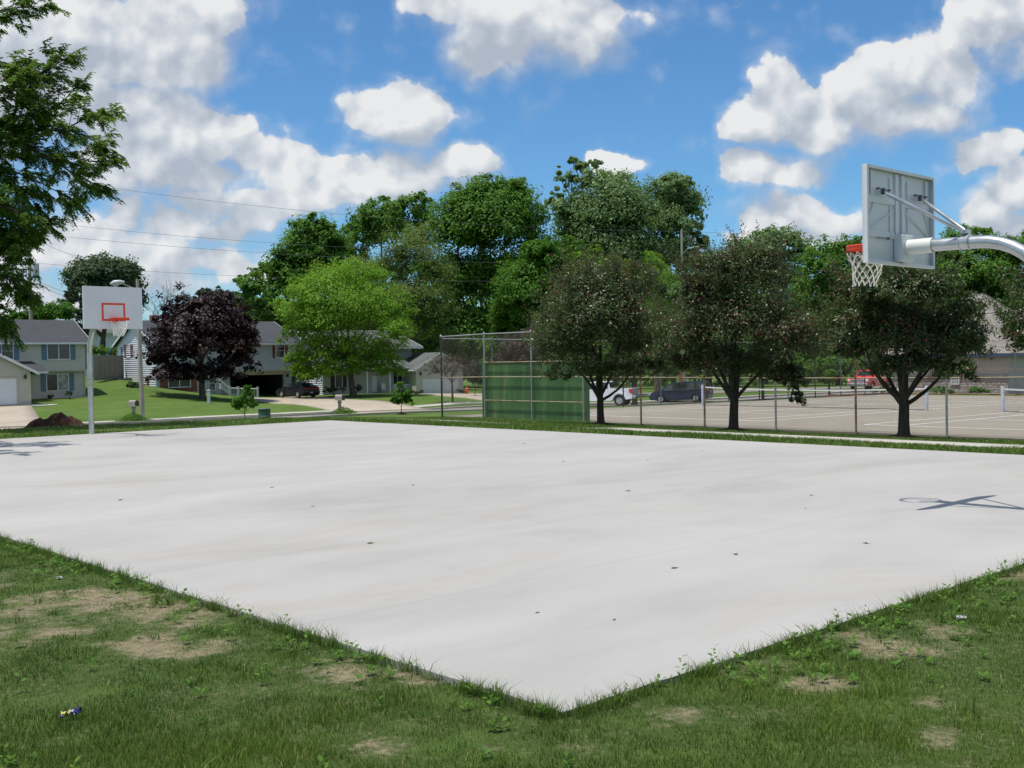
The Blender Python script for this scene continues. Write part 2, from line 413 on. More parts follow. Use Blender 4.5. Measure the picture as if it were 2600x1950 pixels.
M['redmulch']=simple('red_bark_mulch',(.20,.085,.045),.95,0,.3,8,1.0,.1,20)
M['rubber']=simple('black_tyre_rubber',(.018,.018,.019),.8,0,.15)
M['rim']=mat_metal('alloy_rim',(.68,.69,.70),.25,metal=.8)
M['plastic_dark']=simple('black_plastic',(.02,.02,.022),.5,0,.1)
M['car_glass']=mat_glass('tinted_car_glass',(.02,.028,.03),.05)
M['car_glass2']=mat_glass('pale_car_glass',(.05,.065,.07),.15)
M['taillight']=simple('red_tail_lens',(.55,.02,.03),.2,0,.1,spec=.7)
M['headlight']=simple('clear_lamp_lens',(.75,.76,.76),.15,0,.1,spec=.8)
M['paint_black']=mat_paint('black_car_paint',(.012,.010,.012))
M['paint_navy']=mat_paint('navy_car_paint',(.010,.014,.040))
M['paint_white']=mat_paint('white_truck_paint',(.80,.81,.84),.4)
M['paint_red']=mat_paint('red_truck_paint',(.75,.02,.025),.4)
M['chrome']=mat_metal('bright_chrome',(.75,.76,.78),.15,metal=1)
M['tailgate_grey']=simple('grey_tailgate',(.30,.32,.36),.4,0,.05)
M['plate']=simple('licence_plate_white',(.6,.62,.66),.5,0,.1)
M['mailbox']=simple('taupe_mailbox_plastic',(.30,.265,.24),.6,0,.1)
M['pedestal']=simple('pale_green_pedestal_paint',(.42,.52,.48),.5,0,.08)
M['slide']=simple('blue_slide_plastic',(.03,.26,.50),.35,0,.1)
M['hydrant']=simple('orange_hydrant_paint',(.65,.10,.03),.45,0,.1)
M['black_net']=simple('black_net_twine',(.03,.03,.03),.8,0,.1)
M['white_tape']=simple('white_net_tape',(.75,.75,.74),.7,0,.05)
M['post_blue']=simple('pale_blue_grey_post',(.42,.46,.56),.5,0,.15,6)
M['insul']=simple('grey_transformer_enamel',(.40,.42,.44),.4,0,.08)
M['cable']=simple('black_overhead_cable',(.05,.05,.055),.6,0,.1)
M['bark']=mat_bark('grey_brown_bark',(.045,.036,.028),(.14,.115,.09))
M['bark_dark']=mat_bark('dark_bark',(.025,.02,.016),(.085,.065,.05))
M['bare']=mat_bark('pale_bare_branch',(.12,.10,.09),(.24,.22,.20))
M['foil']=simple('crumpled_foil_wrapper',(.42,.43,.44),.4,0,.25,30)
M['leaf_dry']=simple('dry_leaf',(.13,.12,.05),.7,0,.3,60)
M['chip_blue']=simple('dark_blue_wrapper_film',(.02,.03,.12),.3,0,.2,spec=.7)
M['chip_yellow']=simple('yellow_wrapper_film',(.62,.60,.05),.35,0,.1,spec=.6)
L={}
L['locust']=mat_leaf('locust_leaves',[(.25,(0.075,0.167,0.025)),(.5,(0.121,0.236,0.039)),(.8,(0.230,0.356,0.069))],0.55)
L['crab']=mat_leaf('crabapple_leaves',[(.20,(.26,.055,.06)),(.30,(.13,.045,.036)),(.37,(.058,.066,.026)),(.58,(.070,.120,.032)),(.82,(.15,.235,.080))],0.34,.38,.38,(.12,.16,.03))
L['maple_p']=mat_leaf('purple_maple_leaves',[(.25,(.016,.009,.010)),(.55,(.030,.016,.018)),(.85,(.065,.036,.034))],.10,.5,.25,(.08,.01,.01))
L['yellowgreen']=mat_leaf('yellow_green_leaves',[(.25,(0.146,0.307,0.023)),(.55,(0.212,0.410,0.037)),(.85,(0.293,0.527,0.059))],0.52)
L['deep']=mat_leaf('deep_green_leaves',[(.25,(0.065,0.170,0.024)),(.55,(0.116,0.258,0.035)),(.85,(0.192,0.384,0.059))],0.5)
L['mid']=mat_leaf('mid_green_leaves',[(.25,(0.075,0.187,0.025)),(.55,(0.123,0.266,0.039)),(.85,(0.201,0.359,0.066))],0.5)
L['bright']=mat_leaf('bright_green_leaves',[(.25,(0.050,0.154,0.013)),(.55,(0.077,0.209,0.020)),(.85,(0.132,0.297,0.033))],0.5)
L['lime']=mat_leaf('lime_leaves',[(.25,(.09,.20,.01)),(.55,(.13,.26,.015)),(.85,(.18,.32,.03))],.38)
L['cotton']=mat_leaf('cottonwood_leaves',[(.25,(0.147,0.257,0.085)),(.55,(0.209,0.333,0.121)),(.80,(0.311,0.450,0.194)),(.9,(0.528,0.600,0.387))],0.5,.4,.4)
L['willow']=mat_leaf('hazy_olive_leaves',[(.25,(0.127,0.203,0.044)),(.55,(0.173,0.247,0.064)),(.85,(0.240,0.316,0.097))],0.45)
L['grey']=mat_leaf('grey_green_leaves',[(.25,(0.046,0.081,0.039)),(.55,(0.068,0.114,0.055)),(.85,(0.111,0.163,0.085))],0.4)
L['spruce']=mat_leaf('dark_conifer_needles',[(.25,(.010,.024,.010)),(.85,(.028,.052,.022))],.05)
L['plum']=mat_leaf('purple_brown_leaves',[(.25,(.05,.03,.035)),(.55,(.075,.055,.045)),(.85,(.10,.085,.06))],.15)
L['shrub']=mat_leaf('shrub_leaves',[(.25,(.018,.045,.014)),(.85,(.06,.11,.03))],.2)
L['lilac']=mat_leaf('flowering_shrub_leaves',[(.25,(.06,.10,.03)),(.6,(.12,.17,.06)),(.85,(.38,.40,.28))],.2)
def mat_grass():
    m=NT('grass_blades'); a=m.n('ShaderNodeAttribute',attribute_name='rnd').outputs['Fac']; h=m.n('ShaderNodeAttribute',attribute_name='tone').outputs['Fac']
    c1=m.ramp(a,[(.1,(.038,.092,.014,1)),(.45,(.085,.165,.023,1)),(.72,(.15,.225,.042,1)),(.92,(.20,.235,.06,1)),(1,(.42,.35,.18,1))])
    c2=m.ramp(a,[(.1,(.10,.175,.018,1)),(.5,(.155,.235,.030,1)),(.8,(.215,.285,.05,1)),(.93,(.27,.28,.075,1)),(1,(.48,.40,.20,1))])
    c=m.mix(h,c1,c2); p=m.bsdf(c,.45,0,None,.35)
    t=m.n('ShaderNodeBsdfTranslucent'); m.l(c,t.inputs[0]); x=m.n('ShaderNodeMixShader'); x.inputs[0].default_value=.3
    m.l(p.outputs[0],x.inputs[1]); m.l(t.outputs[0],x.inputs[2]); m.l(x.outputs[0],m.out.inputs[0]); return m.mat
M['grass']=mat_grass()
# ------------------------------------------------------------------ ground sheet
def axis(fine0,fine1,fs,segs):
    a=list(np.arange(fine0,fine1+1e-6,fs)); x=fine1
    for lim,st in segs[1]:
        while x<lim: x+=st; a.append(x)
    x=fine0; b=[]
    for lim,st in segs[0]:
        while x>lim: x-=st; b.append(x)
    return np.array(b[::-1]+a)
SOILP=[(250,1530,280,50,1.),(60,1600,240,42,.8),(450,1645,130,34,1.),(400,1560,260,60,.55),(870,1702,70,24,1.),(760,1878,70,24,1.),(950,1895,95,25,1.),(1250,1890,90,18,.7),(620,1760,60,14,.5),
 (2090,1735,65,18,1.),(2265,1645,70,22,.9),(2390,1600,80,25,1.),(1725,1812,55,26,1.),(2400,1880,50,20,.8),(2570,1455,70,18,.9),(2160,1600,60,14,.7),(0,1480,80,22,.8),(1060,1712,60,22,.9),
 (1560,1790,60,20,.6),(950,1745,70,20,.6),(0,1700,60,30,.3),(640,1690,80,25,.7),(1900,1690,80,18,.6),(2350,1790,50,16,.6),(1460,1905,60,14,.5),(240,1470,150,18,.6),(560,1800,50,15,.5),(2250,1840,40,18,.6)]
def vnoise(x,y,s,seed=0):
    x=x*s+seed*17.3; y=y*s+seed*9.1
    xi=np.floor(x).astype(int); yi=np.floor(y).astype(int); fx=x-xi; fy=y-yi; fx=fx*fx*(3-2*fx); fy=fy*fy*(3-2*fy)
    def hsh(a,b): 
        h=np.sin(a*127.1+b*311.7+seed*74.7)*43758.5453; return h-np.floor(h)
    return (hsh(xi,yi)*(1-fx)+hsh(xi+1,yi)*fx)*(1-fy)+(hsh(xi,yi+1)*(1-fx)+hsh(xi+1,yi+1)*fx)*fy
def projn(x,y,z):
    dx,dy,dz=x,y,z-EYE
    w=dx*_f.x+dy*_f.y+dz*_f.z; w=np.where(w>.3,w,.3)
    return 1300+F*(dx*_r.x+dy*_r.y+dz*_r.z)/w, 975-F*(dx*_u.x+dy*_u.y+dz*_u.z)/w
def soil_mask(x,y):
    px,py=projn(x,y,-.020*np.ones_like(x)); s=np.zeros_like(x)
    n=vnoise(x,y,1.3,1)*.45+vnoise(x,y,4.3,2)*.33+vnoise(x,y,13,6)*.22
    for cx,cy,rx,ry,w in SOILP:
        d=np.sqrt(((px-cx)/rx)**2+((py-cy)/ry)**2); s=np.maximum(s,w*(1-sm(.0,1.9,d+(n-.5)*3.4)))
    s=np.where(y>3.2,s,0)
    nf=vnoise(x,y,3,5)*.5+vnoise(x,y,.7,4)*.5
    return np.clip(s*(.15+1.1*(vnoise(x,y,5.5,7)*.6+vnoise(x,y,17,8)*.4))*1.15+.38*sm(.56,.78,nf),0,1)
GX=axis(-8,9,.07,([(-30,.3),(-70,1.0),(-160,3),(-420,20)],[(30,.3),(70,1.0),(160,3),(420,20)]))
GY=axis(3.2,13,.07,([(-6,.5),(-40,4),(-120,20)],[(45,.35),(125,.8),(200,3),(420,20)]))
def build_ground():
    X,Y=np.meshgrid(GX,GY); Z=TZ(X,Y)
    far=np.hypot(X,Y); Z=np.where(far>240,Z*0-3.0,Z)
    V=np.c_[X.ravel(),Y.ravel(),Z.ravel()]; nx=len(GX); ny=len(GY)
    i=np.arange(nx-1); j=np.arange(ny-1); I,J=np.meshgrid(i,j); a=(J*nx+I).ravel()
    Fq=np.c_[a,a+1,a+1+nx,a+nx]
    s=soil_mask(X.ravel(),Y.ravel()); u,v=touv(X.ravel(),Y.ravel())
    near=(X.ravel()**2+Y.ravel()**2<26**2); fn=vnoise(X.ravel(),Y.ravel(),6,31)*.5+vnoise(X.ravel(),Y.ravel(),2,32)*.5; s=np.where(near,np.maximum(s*.9,.16+.24*fn),0)
    # worn soil strips around the new slab and below the tennis wall
    n=vnoise(X.ravel(),Y.ravel(),.8,8); n=n*.6+vnoise(X.ravel(),Y.ravel(),3.1,9)*.4
    s=np.maximum(s,.55*((u>CL)&(u<CL+2.2)&(v>-12)&(v<14))*sm(.45,.75,n))
    s=np.maximum(s,.8*((v>CW+10.2)&(v<CW+11.9)&(u>30)&(u<36)))
    o=np_mesh('ground',V,Fq,M['ground'],None,{'soil':s},True,'POINT'); tag(o,kind='structure'); return o
build_ground()
def strip(name,pts_l,pts_r,mat,off,nseg=1.0,across=4,kind='structure',parent=None,thick=0.0):
    """ribbon draped on the ground between two polylines"""
    def rs(p,n):
        p=np.array([(q[0],q[1]) for q in p],float); d=np.r_[0,np.cumsum(np.hypot(*np.diff(p,axis=0).T))]
        t=np.linspace(0,d[-1],n); return np.c_[np.interp(t,d,p[:,0]),np.interp(t,d,p[:,1])],d[-1]
    _,L1=rs(pts_l,2); n=max(3,int(L1/nseg)+2); a,_=rs(pts_l,n); b,_=rs(pts_r,n)
    t=np.linspace(0,1,across+1)[:,None,None]; G=a[None]*(1-t)+b[None]*t
    Z=TZ(G[...,0],G[...,1])+off; V=np.c_[G[...,0].ravel(),G[...,1].ravel(),Z.ravel()]
    I,J=np.meshgrid(np.arange(n-1),np.arange(across)); k=(J*n+I).ravel(); Fq=np.c_[k,k+n,k+n+1,k+1]
    # make the face normals point up
    p=V[Fq[0]]; 
    if np.cross(p[1]-p[0],p[2]-p[0])[2]<0: Fq=Fq[:,::-1]
    # skirt so that the sheet has an edge
    e=[]; ring=list(range(n))+[j*n+n-1 for j in range(1,across+1)]+[across*n+i for i in range(n-2,-1,-1)]+[j*n for j in range(across-1,0,-1)]
    base=len(V); V2=V[ring].copy(); V2[:,2]-=max(.06,off+.03); V=np.r_[V,V2]
    m=len(ring); Fs=np.array([(ring[i],ring[(i+1)%m],base+(i+1)%m,base+i) for i in range(m)])
    o=np_mesh(name,V,np.r_[Fq,Fs],mat,parent); 
    if kind: tag(o,kind=kind)
    return o
# ------------------------------------------------------------------ the court slab
def court():
    # slightly uneven edge, in slab coordinates (x along the long side)
    o=MB(); per=[]
    def edge(a,b,k):
        for i in range(k):
            t=i/k; j_=.006*math.sin(i*2.7+k)+.005*math.sin(i*7.1); dx_,dy_=(b[0]-a[0]),(b[1]-a[1]); L9=math.hypot(dx_,dy_); q_=0 if i==0 else j_
            per.append((a[0]+dx_*t-dy_/L9*q_,a[1]+dy_*t+dx_/L9*q_))
    edge((0,0),(CL,0),130);edge((CL,0),(CL,CW),24);edge((CL,CW),(0,CW),40);edge((0,CW),(0,0),90)
    top=[(x,y,0) for x,y in per]; o.prism([(x,-y,-.16) for x,y in per][::-1],(0,0,.16))
    s=o.build('ball_court',M['court'])
    s.location=(N0.x,N0.y,0); s.rotation_euler=(0,0,math.atan2(UH.y,UH.x)); tag(s,kind='structure'); return s
court()
# local frame used for hoops: x = direction the hoop faces, y = left of it, z up
def tri_net(mb,c,R0,R1,H,nz=7,n=12,r=.0035,sway=(0,0)):
    """diamond cord net hanging from a rim"""
    def pt(i,k):
        t=k/nz; a=2*math.pi*(i+.5*(k%2))/n; R=R0+(R1-R0)*(t**.75); R*=1+.05*math.sin(i*2.3+k)
        return Vector((c[0]+R*math.cos(a)+sway[0]*t*t,c[1]+R*math.sin(a)+sway[1]*t*t,c[2]-H*(t if k else 0)-.01*math.sin(i*1.7+k)*(k>0)))
    for k in range(nz):
        for i in range(n):
            a=pt(i,k); b1=pt(i,k+1); b2=pt(i+1 if k%2 else i-1,k+1)
            mid=(a+b1)/2; mb.tube([a,mid,b1],r,4,False); mb.tube([a,(a+b2)/2,b2],r,4,False)
    for i in range(n):
        for k in range(1,nz+1): 
            p=pt(i,k); mb.box(p,(r*4,r*4,r*5),i*.6)
def make_hoop(label,base,ang,ext,group,netsway=(0,0)):
    t=thing('basketball_hoop',label,'basketball hoop',base,ang,group)
    zb,H,W=2.74,1.067,1.524; za=zb+.19; rp=.07
    R=.80; pts=[(0,0,-.05),(0,0,za-R)]
    for i in range(1,11):
        a=math.pi/2*i/10; pts.append((R-R*math.cos(a),0,za-R+R*math.sin(a)))
    pts.append((ext-.30,0,za+.012))
    mb=MB(); mb.tube(pts,rp,20); mb.build('pole',M['galv'],t,True)
    mb=MB(); mb.tube([(ext-.42,0,za+.012),(ext-.12,0,za+.012)],rp+.014,20); mb.build('sleeve',M['sleeve'],t,True)
    x=ext
    mb=MB(); mb.box((x-.10,0,za),(.05,.26,.30),0,.006); mb.box((x-.06,0,za),(.09,.03,.34)); mb.box((x-.06,.11,za),(.09,.015,.30)); mb.box((x-.06,-.11,za),(.09,.015,.30))
    mb.build('mounting_plate',M['white_board'],t)
    # board: face sheet, perimeter flange and stiffening ribs on the back
    mb=MB(); f=.012
    mb.box((x,0,zb+H/2),(f,W,H),0,.002)
    for s in (-1,1): mb.box((x-.028,s*(W/2-.006),zb+H/2),(.056,.012,H-.001),0,.002)
    mb.box((x-.028,0,zb+.006),(.0555,W-.026,.012)); mb.box((x-.028,0,zb+H-.006),(.0555,W-.026,.012))
    for s in (-1,1):
        mb.box((x-.055,s*(W/2-.018),zb+H/2),(.003,.03,H-.01)); 
    mb.box((x-.055,0,zb+.018),(.0028,W-.07,.03)); mb.box((x-.055,0,zb+H-.018),(.0028,W-.07,.03))
    brd=mb.build('backboard',M['white_board'],t)
    mb=MB()
    for y in (-.07,.07): mb.box((x-.018,y,zb+H/2),(.024,.055,H-.08),0,.004)
    for z in (zb+.33,zb+H-.36):
        for s in (-1,1): mb.box((x-.014,s*.40,z),(.016,.58,.07),0,.003)
    for s in (-1,1):
        mb.box((x-.014,s*.20,zb+H-.20),(.016,.03,.20)); mb.box((x-.014,s*.20,zb+H*.46),(.016,.025,.34))
        mb.box((x-.02,s*.62,zb+H-.18),(.025,.035,.24))
    mb.build('stiffener_rib',M['white_board'],brd)
    mb=MB()
    for s in (-1,1):
        mb.tube([(x-.012,s*.10,zb+.62),(x-.012,s*.70,zb+.36)],.012,6); mb.tube([(x-.012,s*.55,zb+.68),(x-.012,s*.70,zb+.45)],.010,6)
    mb.build('diagonal_brace',M['white_board'],brd)
    for z in (zb+.34,zb+.84):
        for s in (-1,1):
            if z<zb+.5: 
                mb=MB(); mb.box((x-.045,s*.42,z-.05),(.012,.24,.010)); mb.tube([(x-.06,s*.42-.12,z-.05),(x-.03,s*.42-.12,z-.05)],.016,6); mb.build('bolt_slot',M['steel_dark'],brd)
    for s in (-1,1):
        mb=MB(); z=zb+.80; y=s*.42
        mb.box((x-.055,y,z+.02),(.012,.26,.012)); mb.box((x-.055,y,z),(.045,.035,.07),0,.004); mb.tube([(x-.08,y-.12,z+.02),(x-.04,y-.12,z+.02)],.013,6); mb.tube([(x-.08,y+.12,z+.02),(x-.04,y+.12,z+.02)],.013,6)
        mb.build('strut_bracket',M['steel_dark'],t)
        mb=MB(); xe=ext-.78
        a=Vector((x-.075,y,z-.02)); b=Vector((xe,s*.045,za+rp+.05)); d=(b-a)
        mb.tube([a,a+d*.05,a+d*.09,a+d*.90,a+d*.95,b],[.010,.014,.021,.021,.014,.010],12); mb.build('support_strut',M['galv'],t,True)
    mb=MB(); xe=ext-.78
    mb.tube([(xe-.05,0,za+.012),(xe+.05,0,za+.012)],rp+.010,20); mb.tube([(xe-.055,0,za+.012),(xe-.045,0,za+.012)],rp+.016,20); mb.tube([(xe+.045,0,za+.012),(xe+.055,0,za+.012)],rp+.016,20)
    mb.box((xe,0,za+rp+.05),(.07,.11,.05),0,.008); mb.tube([(xe,-.075,za+rp+.055),(xe,.075,za+rp+.055)],.012,8)
    mb.build('pipe_clamp',M['galv'],t,True)
    # front target rectangle
    fx=x+f/2+.002; z0=zb+.20; w,h,lw=.61,.457,.05
    mb=MB(); mb.box((fx,0,z0+lw/2),(.004,w,lw)); mb.box((fx,0,z0+h-lw/2),(.004,w,lw)); 
    for s in (-1,1): mb.box((fx,s*(w/2-lw/2),z0+h/2),(.004,lw,h-2*lw))
    mb.build('target_rectangle',M['orange'],brd)
    zr=zb+.26; rc=(x+.15+.23,0,zr)
    mb=MB(); mb.ring(rc,.229,.0095,n=36,m=8); mb.ring((rc[0],0,zr-.026),.224,.006,n=36,m=6)
    # flared rim collar and mounting neck
    n=36
    for i in range(n):
        a=2*math.pi*i/n; a2=2*math.pi*(i+1)/n; 
        vs=[(rc[0]+.233*math.cos(b),.233*math.sin(b),zr+z) for b,z in ((a,-.004),(a2,-.004))]+[(rc[0]+.229*math.cos(b),.229*math.sin(b),zr-.048) for b in (a2,a)]
        mb.add(vs,[(0,1,2,3)])
    for i in range(12):
        a=2*math.pi*(i+.0)/12; mb.tube([(rc[0]+.228*math.cos(a),.228*math.sin(a),zr-.04),(rc[0]+.222*math.cos(a),.222*math.sin(a),zr-.075)],.005,5)
    mb.prism([(x+.012,-.075,zr-.006),(x+.012,.075,zr-.006),(x+.20,.115,zr-.006),(x+.20,-.115,zr-.006)],(0,0,.012))
    mb.box((x+.011,0,zr-.05),(.012,.15,.13)); 
    for s in (-1,1): mb.prism([(x+.017,s*.07,zr-.006),(x+.017,s*.07,zr-.11),(x+.16,s*.09,zr-.012)],(0,s*.008,0))
    rim=mb.build('rim',M['orange'],t,True)
    mb=MB(); tri_net(mb,(rc[0],0,zr-.075),.222,.125,.37,6,12,.0042,netsway); mb.build('net',M['cord'],t)
    return t
aN=math.atan2(UH.y,UH.x)
EXT=1.72
bR=uv(2.4-EXT,7.87); bL=uv(23.65+1.6,7.7)
make_hoop('nearer silver hoop seen from behind, white board high up at the right',(bR.x,bR.y,0),aN,EXT,'basketball hoops at both ends of the court',(.02,.03))
make_hoop('farther silver hoop with red target square on its white board, at the left',(bL.x,bL.y,0),aN+math.pi,1.6,'basketball hoops at both ends of the court',(.05,-.06))
# ------------------------------------------------------------------ tennis court
def tpz(x,y):
    u,v=touv(x,y); return -.66-.0075*(v-26.3)
u0,v0=touv(P0.x,P0.y)
vt0,vt1=v0+.05,v0+38.7
def tpt(u,v,dz=0):
    p=uv(u,v); return Vector((p.x,p.y,-.66-.0075*(v-26.3)+dz))
def tennis():
    mb=MB(); a=[tpt(-20,vt0),tpt(u0,vt0),tpt(u0,vt1),tpt(-20,vt1)]
    mb.prism([p+Vector((0,0,-.25)) for p in a][::-1],(0,0,.25+.02)); o=mb.build('tennis_court',M['tennis']); tag(o,kind='structure')
    # lines: corners measured in the photo
    q=atz(1932,1071,-.72+.02); uA,vA=touv(q.x,q.y)
    def seg(mb,ua,va,ub,vb,w=.085):
        if abs(ua-ub)<1e-6: P=[(ua-w/2,min(va,vb)),(ua+w/2,min(va,vb)),(ua+w/2,max(va,vb)),(ua-w/2,max(va,vb))]
        else: P=[(min(ua,ub),va-w/2),(max(ua,ub),va-w/2),(max(ua,ub),va+w/2),(min(ua,ub),va+w/2)]
        mb.add([tpt(x,y,.028) for x,y in P],[(0,1,2,3)])
    mb=MB()
    for uu in (uA,uA-4.3-10.97,uA-2*(4.3+10.97)):
        W=10.97;Ln=23.77; 
        for du in (0,1.37,W-1.37,W): seg(mb,uu+du,vA,uu+du,vA+Ln)
        for dv in (0,Ln): seg(mb,uu,vA+dv,uu+W,vA+dv,.13)
        for dv in (Ln/2-6.4,Ln/2+6.4): seg(mb,uu+1.37,vA+dv,uu+W-1.37,vA+dv)
        seg(mb,uu+W/2,vA+Ln/2-6.4,uu+W/2,vA+Ln/2+6.4)
    o=mb.build('court_lines',M['line']); tag(o,kind='structure')
    vn=vA+11.885
    labs=['tennis net between the second and third near trees, white tape sagging over the far court','tennis net at the right edge beyond the pair of pale blue posts']
    for i,uu in enumerate((uA,uA-4.3-10.97)):
        ua,ub=uu-.6,uu+10.97+.914
        if i: ua,ub=uu-.914,uu+10.97+.3
        c=tpt((ua+ub)/2,vn); t=thing('tennis_net',labs[i],'tennis net',c,0,'tennis nets on the courts')
        A_=tpt(ua,vn)-c; B_=tpt(ub,vn)-c
        def top(s): return A_+(B_-A_)*s+Vector((0,0,1.04-.12*(1-(2*s-1)**2)))
        mb=MB(); n=16
        for k in range(n):
            a,b=top(k/n),top((k+1)/n); mb.prism([a+Vector((0,0,-.065)),b+Vector((0,0,-.065)),b,a],VH*.012)
        mb.build('top_tape',M['white_tape'],t)
        mb=MB(); L_=(B_-A_).length; m=int(L_/.10)
        for k in range(m+1):
            a=top(k/m); g=A_+(B_-A_)*(k/m)+Vector((0,0,.05)); mb.tube([a+Vector((0,0,-.06)),g],.0022,3,False)
        for k in range(9):
            z=k/9; mb.tube([ (A_+(B_-A_)*(j/n))*1+Vector((0,0,.05+(top(j/n).z-(A_+(B_-A_)*(j/n)).z-.1)*z)) for j in range(n+1)],.0022,3,False)
        mb.tube([A_+Vector((0,0,.06)),B_+Vector((0,0,.06))],.014,5); mb.build('netting',M['black_net'],t)
        for q,nm in ((A_,0),(B_,1)):
            mb=MB(); mb.lathe(q,[(.075,-.03),(.075,1.10),(.06,1.13),(.0,1.13)],10); mb.box(q+Vector((0,0,.9)),(.03,.18,.05)); p=mb.build('net_post',M['post_blue'],t,True)
tennis()
# ------------------------------------------------------------------ chain link fences
def lattice(mb,p,q,z0,z1,sp=.062,r=.0022):
    """crossing diagonal wires between p and q (plan points), heights z0..z1"""
    L_=(q-p).length; d=(q-p)/L_; H=z1-z0; st=sp*1.414
    k=-int(H/st)-1
    while k*st<L_:
        for sgn in (0,1):
            x0=k*st; a=0.0; b=H
            # wire runs x = x0 + h
            ha=max(0,-x0); hb=min(H,L_-x0)
            if hb-ha>.03:
                if sgn==0: A_=p+d*(x0+ha)+Vector((0,0,z0+ha)); B_=p+d*(x0+hb)+Vector((0,0,z0+hb))
                else: A_=p+d*(x0+ha)+Vector((0,0,z1-ha)); B_=p+d*(x0+hb)+Vector((0,0,z1-hb))
                mb.tube([A_,B_],r,3,False)
        k+=1
def fence(name,label,pts,bases,H,postmats,group,rails,wr=.0014,sp=.062,side=1,wm='wire'):
    c=Vector((pts[0].x,pts[0].y,bases[0])); t=thing(name,label,'fence',c,0,group)
    P=[Vector((p.x-c.x,p.y-c.y,b-c.z)) for p,b in zip(pts,bases)]
    for i,p in enumerate(P):
        mb=MB(); rr=.045 if i==0 else .036
        mb.lathe(p,[(rr,-.1),(rr,H+.02),(rr+.006,H+.02),(rr+.006,H+.05),(rr*.5,H+.085),(0,H+.09)],10)
        for z in (H*.5,H*.25,H*.75): mb.lathe(p+Vector((0,0,z)),[(rr+.005,-.02),(rr+.005,.02)],10)
        mb.build('post',postmats[i%len(postmats)],t,True)
    for h,i0,i1,mt,rr in rails:
        mb=MB(); mb.tube([P[i]+Vector((0,0,h)) for i in range(i0,min(i1,len(P)-1)+1)],rr,8); mb.build('rail',mt,t,True)
    mb=MB()
    off=Vector(((P[1]-P[0]).y,-(P[1]-P[0]).x,0)).normalized()*(.045*side)
    for i in range(len(P)-1):
        a,b=P[i].copy(),P[i+1].copy(); za,zb_=a.z,b.z; z0=(za+zb_)/2; a.z=b.z=0
        lattice(mb,a+off,b+off,z0+.03,z0+H,sp,wr)
    mb.build('wire_mesh',M[wm],t); return t
zz=[float(tz(fpt(k).x,fpt(k).y)) for k in range(0,16)]
G_,RU,TR=M['galvdull'],M['rusty'],M['tanrail']
fence('chain_link_fence','tall chain link fence with rusty posts along the path before the tennis courts',[fpt(k) for k in range(16)],zz,3.6,[G_,G_,G_,G_,RU,RU,G_,RU,G_,RU],'chain link fences round the tennis courts',
      [(3.6,0,15,M['galvdull'],.024),(1.76,0,15,TR,.021),(2.38,1,3,TR,.021),(.76,1,3,TR,.021)])
g=[gpt(k) for k in range(0,14)]; gz=[tpt(*touv(p.x,p.y)).z for p in g]
fence('chain_link_fence','chain link fence on thin dark posts between tennis courts and parked minivan',g,gz,3.5,[M['plastic_dark'],M['steel_dark']],'chain link fences round the tennis courts',[(3.5,0,13,M['galvdull'],.02)],.0012,.10,-1,'wire_dark')
ff=[tpt(u0-3.05*k,vt1) for k in range(0,16)]
fence('chain_link_fence','far chain link fence of red rusty posts in front of the stone building',ff,[p.z for p in ff],3.5,[RU],'chain link fences round the tennis courts',[(3.5,0,15,RU,.02),(1.7,0,15,RU,.02)],.0012,.10,1,'wire_dark')
# green practice wall fixed behind the near fence
def practice_wall():
    kp=lambda px: next(k for k in np.arange(0.5,4,.01) if proj((fpt(k).x,fpt(k).y,.5))[0]>px)
    k0,k1=kp(1221),kp(1489); o=VH*.14
    a=fpt(k0)+o; b=fpt(k1)+o; L_=(b-a).length; base=min(tz(a.x,a.y),tz(b.x,b.y))
    t=thing('practice_wall','dark green plywood practice wall with streaked paint fixed behind the fence','practice wall',(a.x,a.y,base),math.atan2((b-a).y,(b-a).x))
    H=1.73-base+.02
    n=int(L_/1.22)+1
    mb=MB(); mb.box((L_/2,0,H/2-.02),(L_,.035,H+.04)); mb.build('panel',M['green_wall'],t)
    mb=MB(); mb.box((L_/2,-.03,H-.02),(L_,.03,.05)); 
    mb.build('batten',M['green_wall'],t)
    for x in (.04,L_-.04):
        mb=MB(); mb.box((x,-.05,H/2),(.09,.07,H),0,.006); mb.build('frame_post',M['green_wall'],t)
practice_wall()
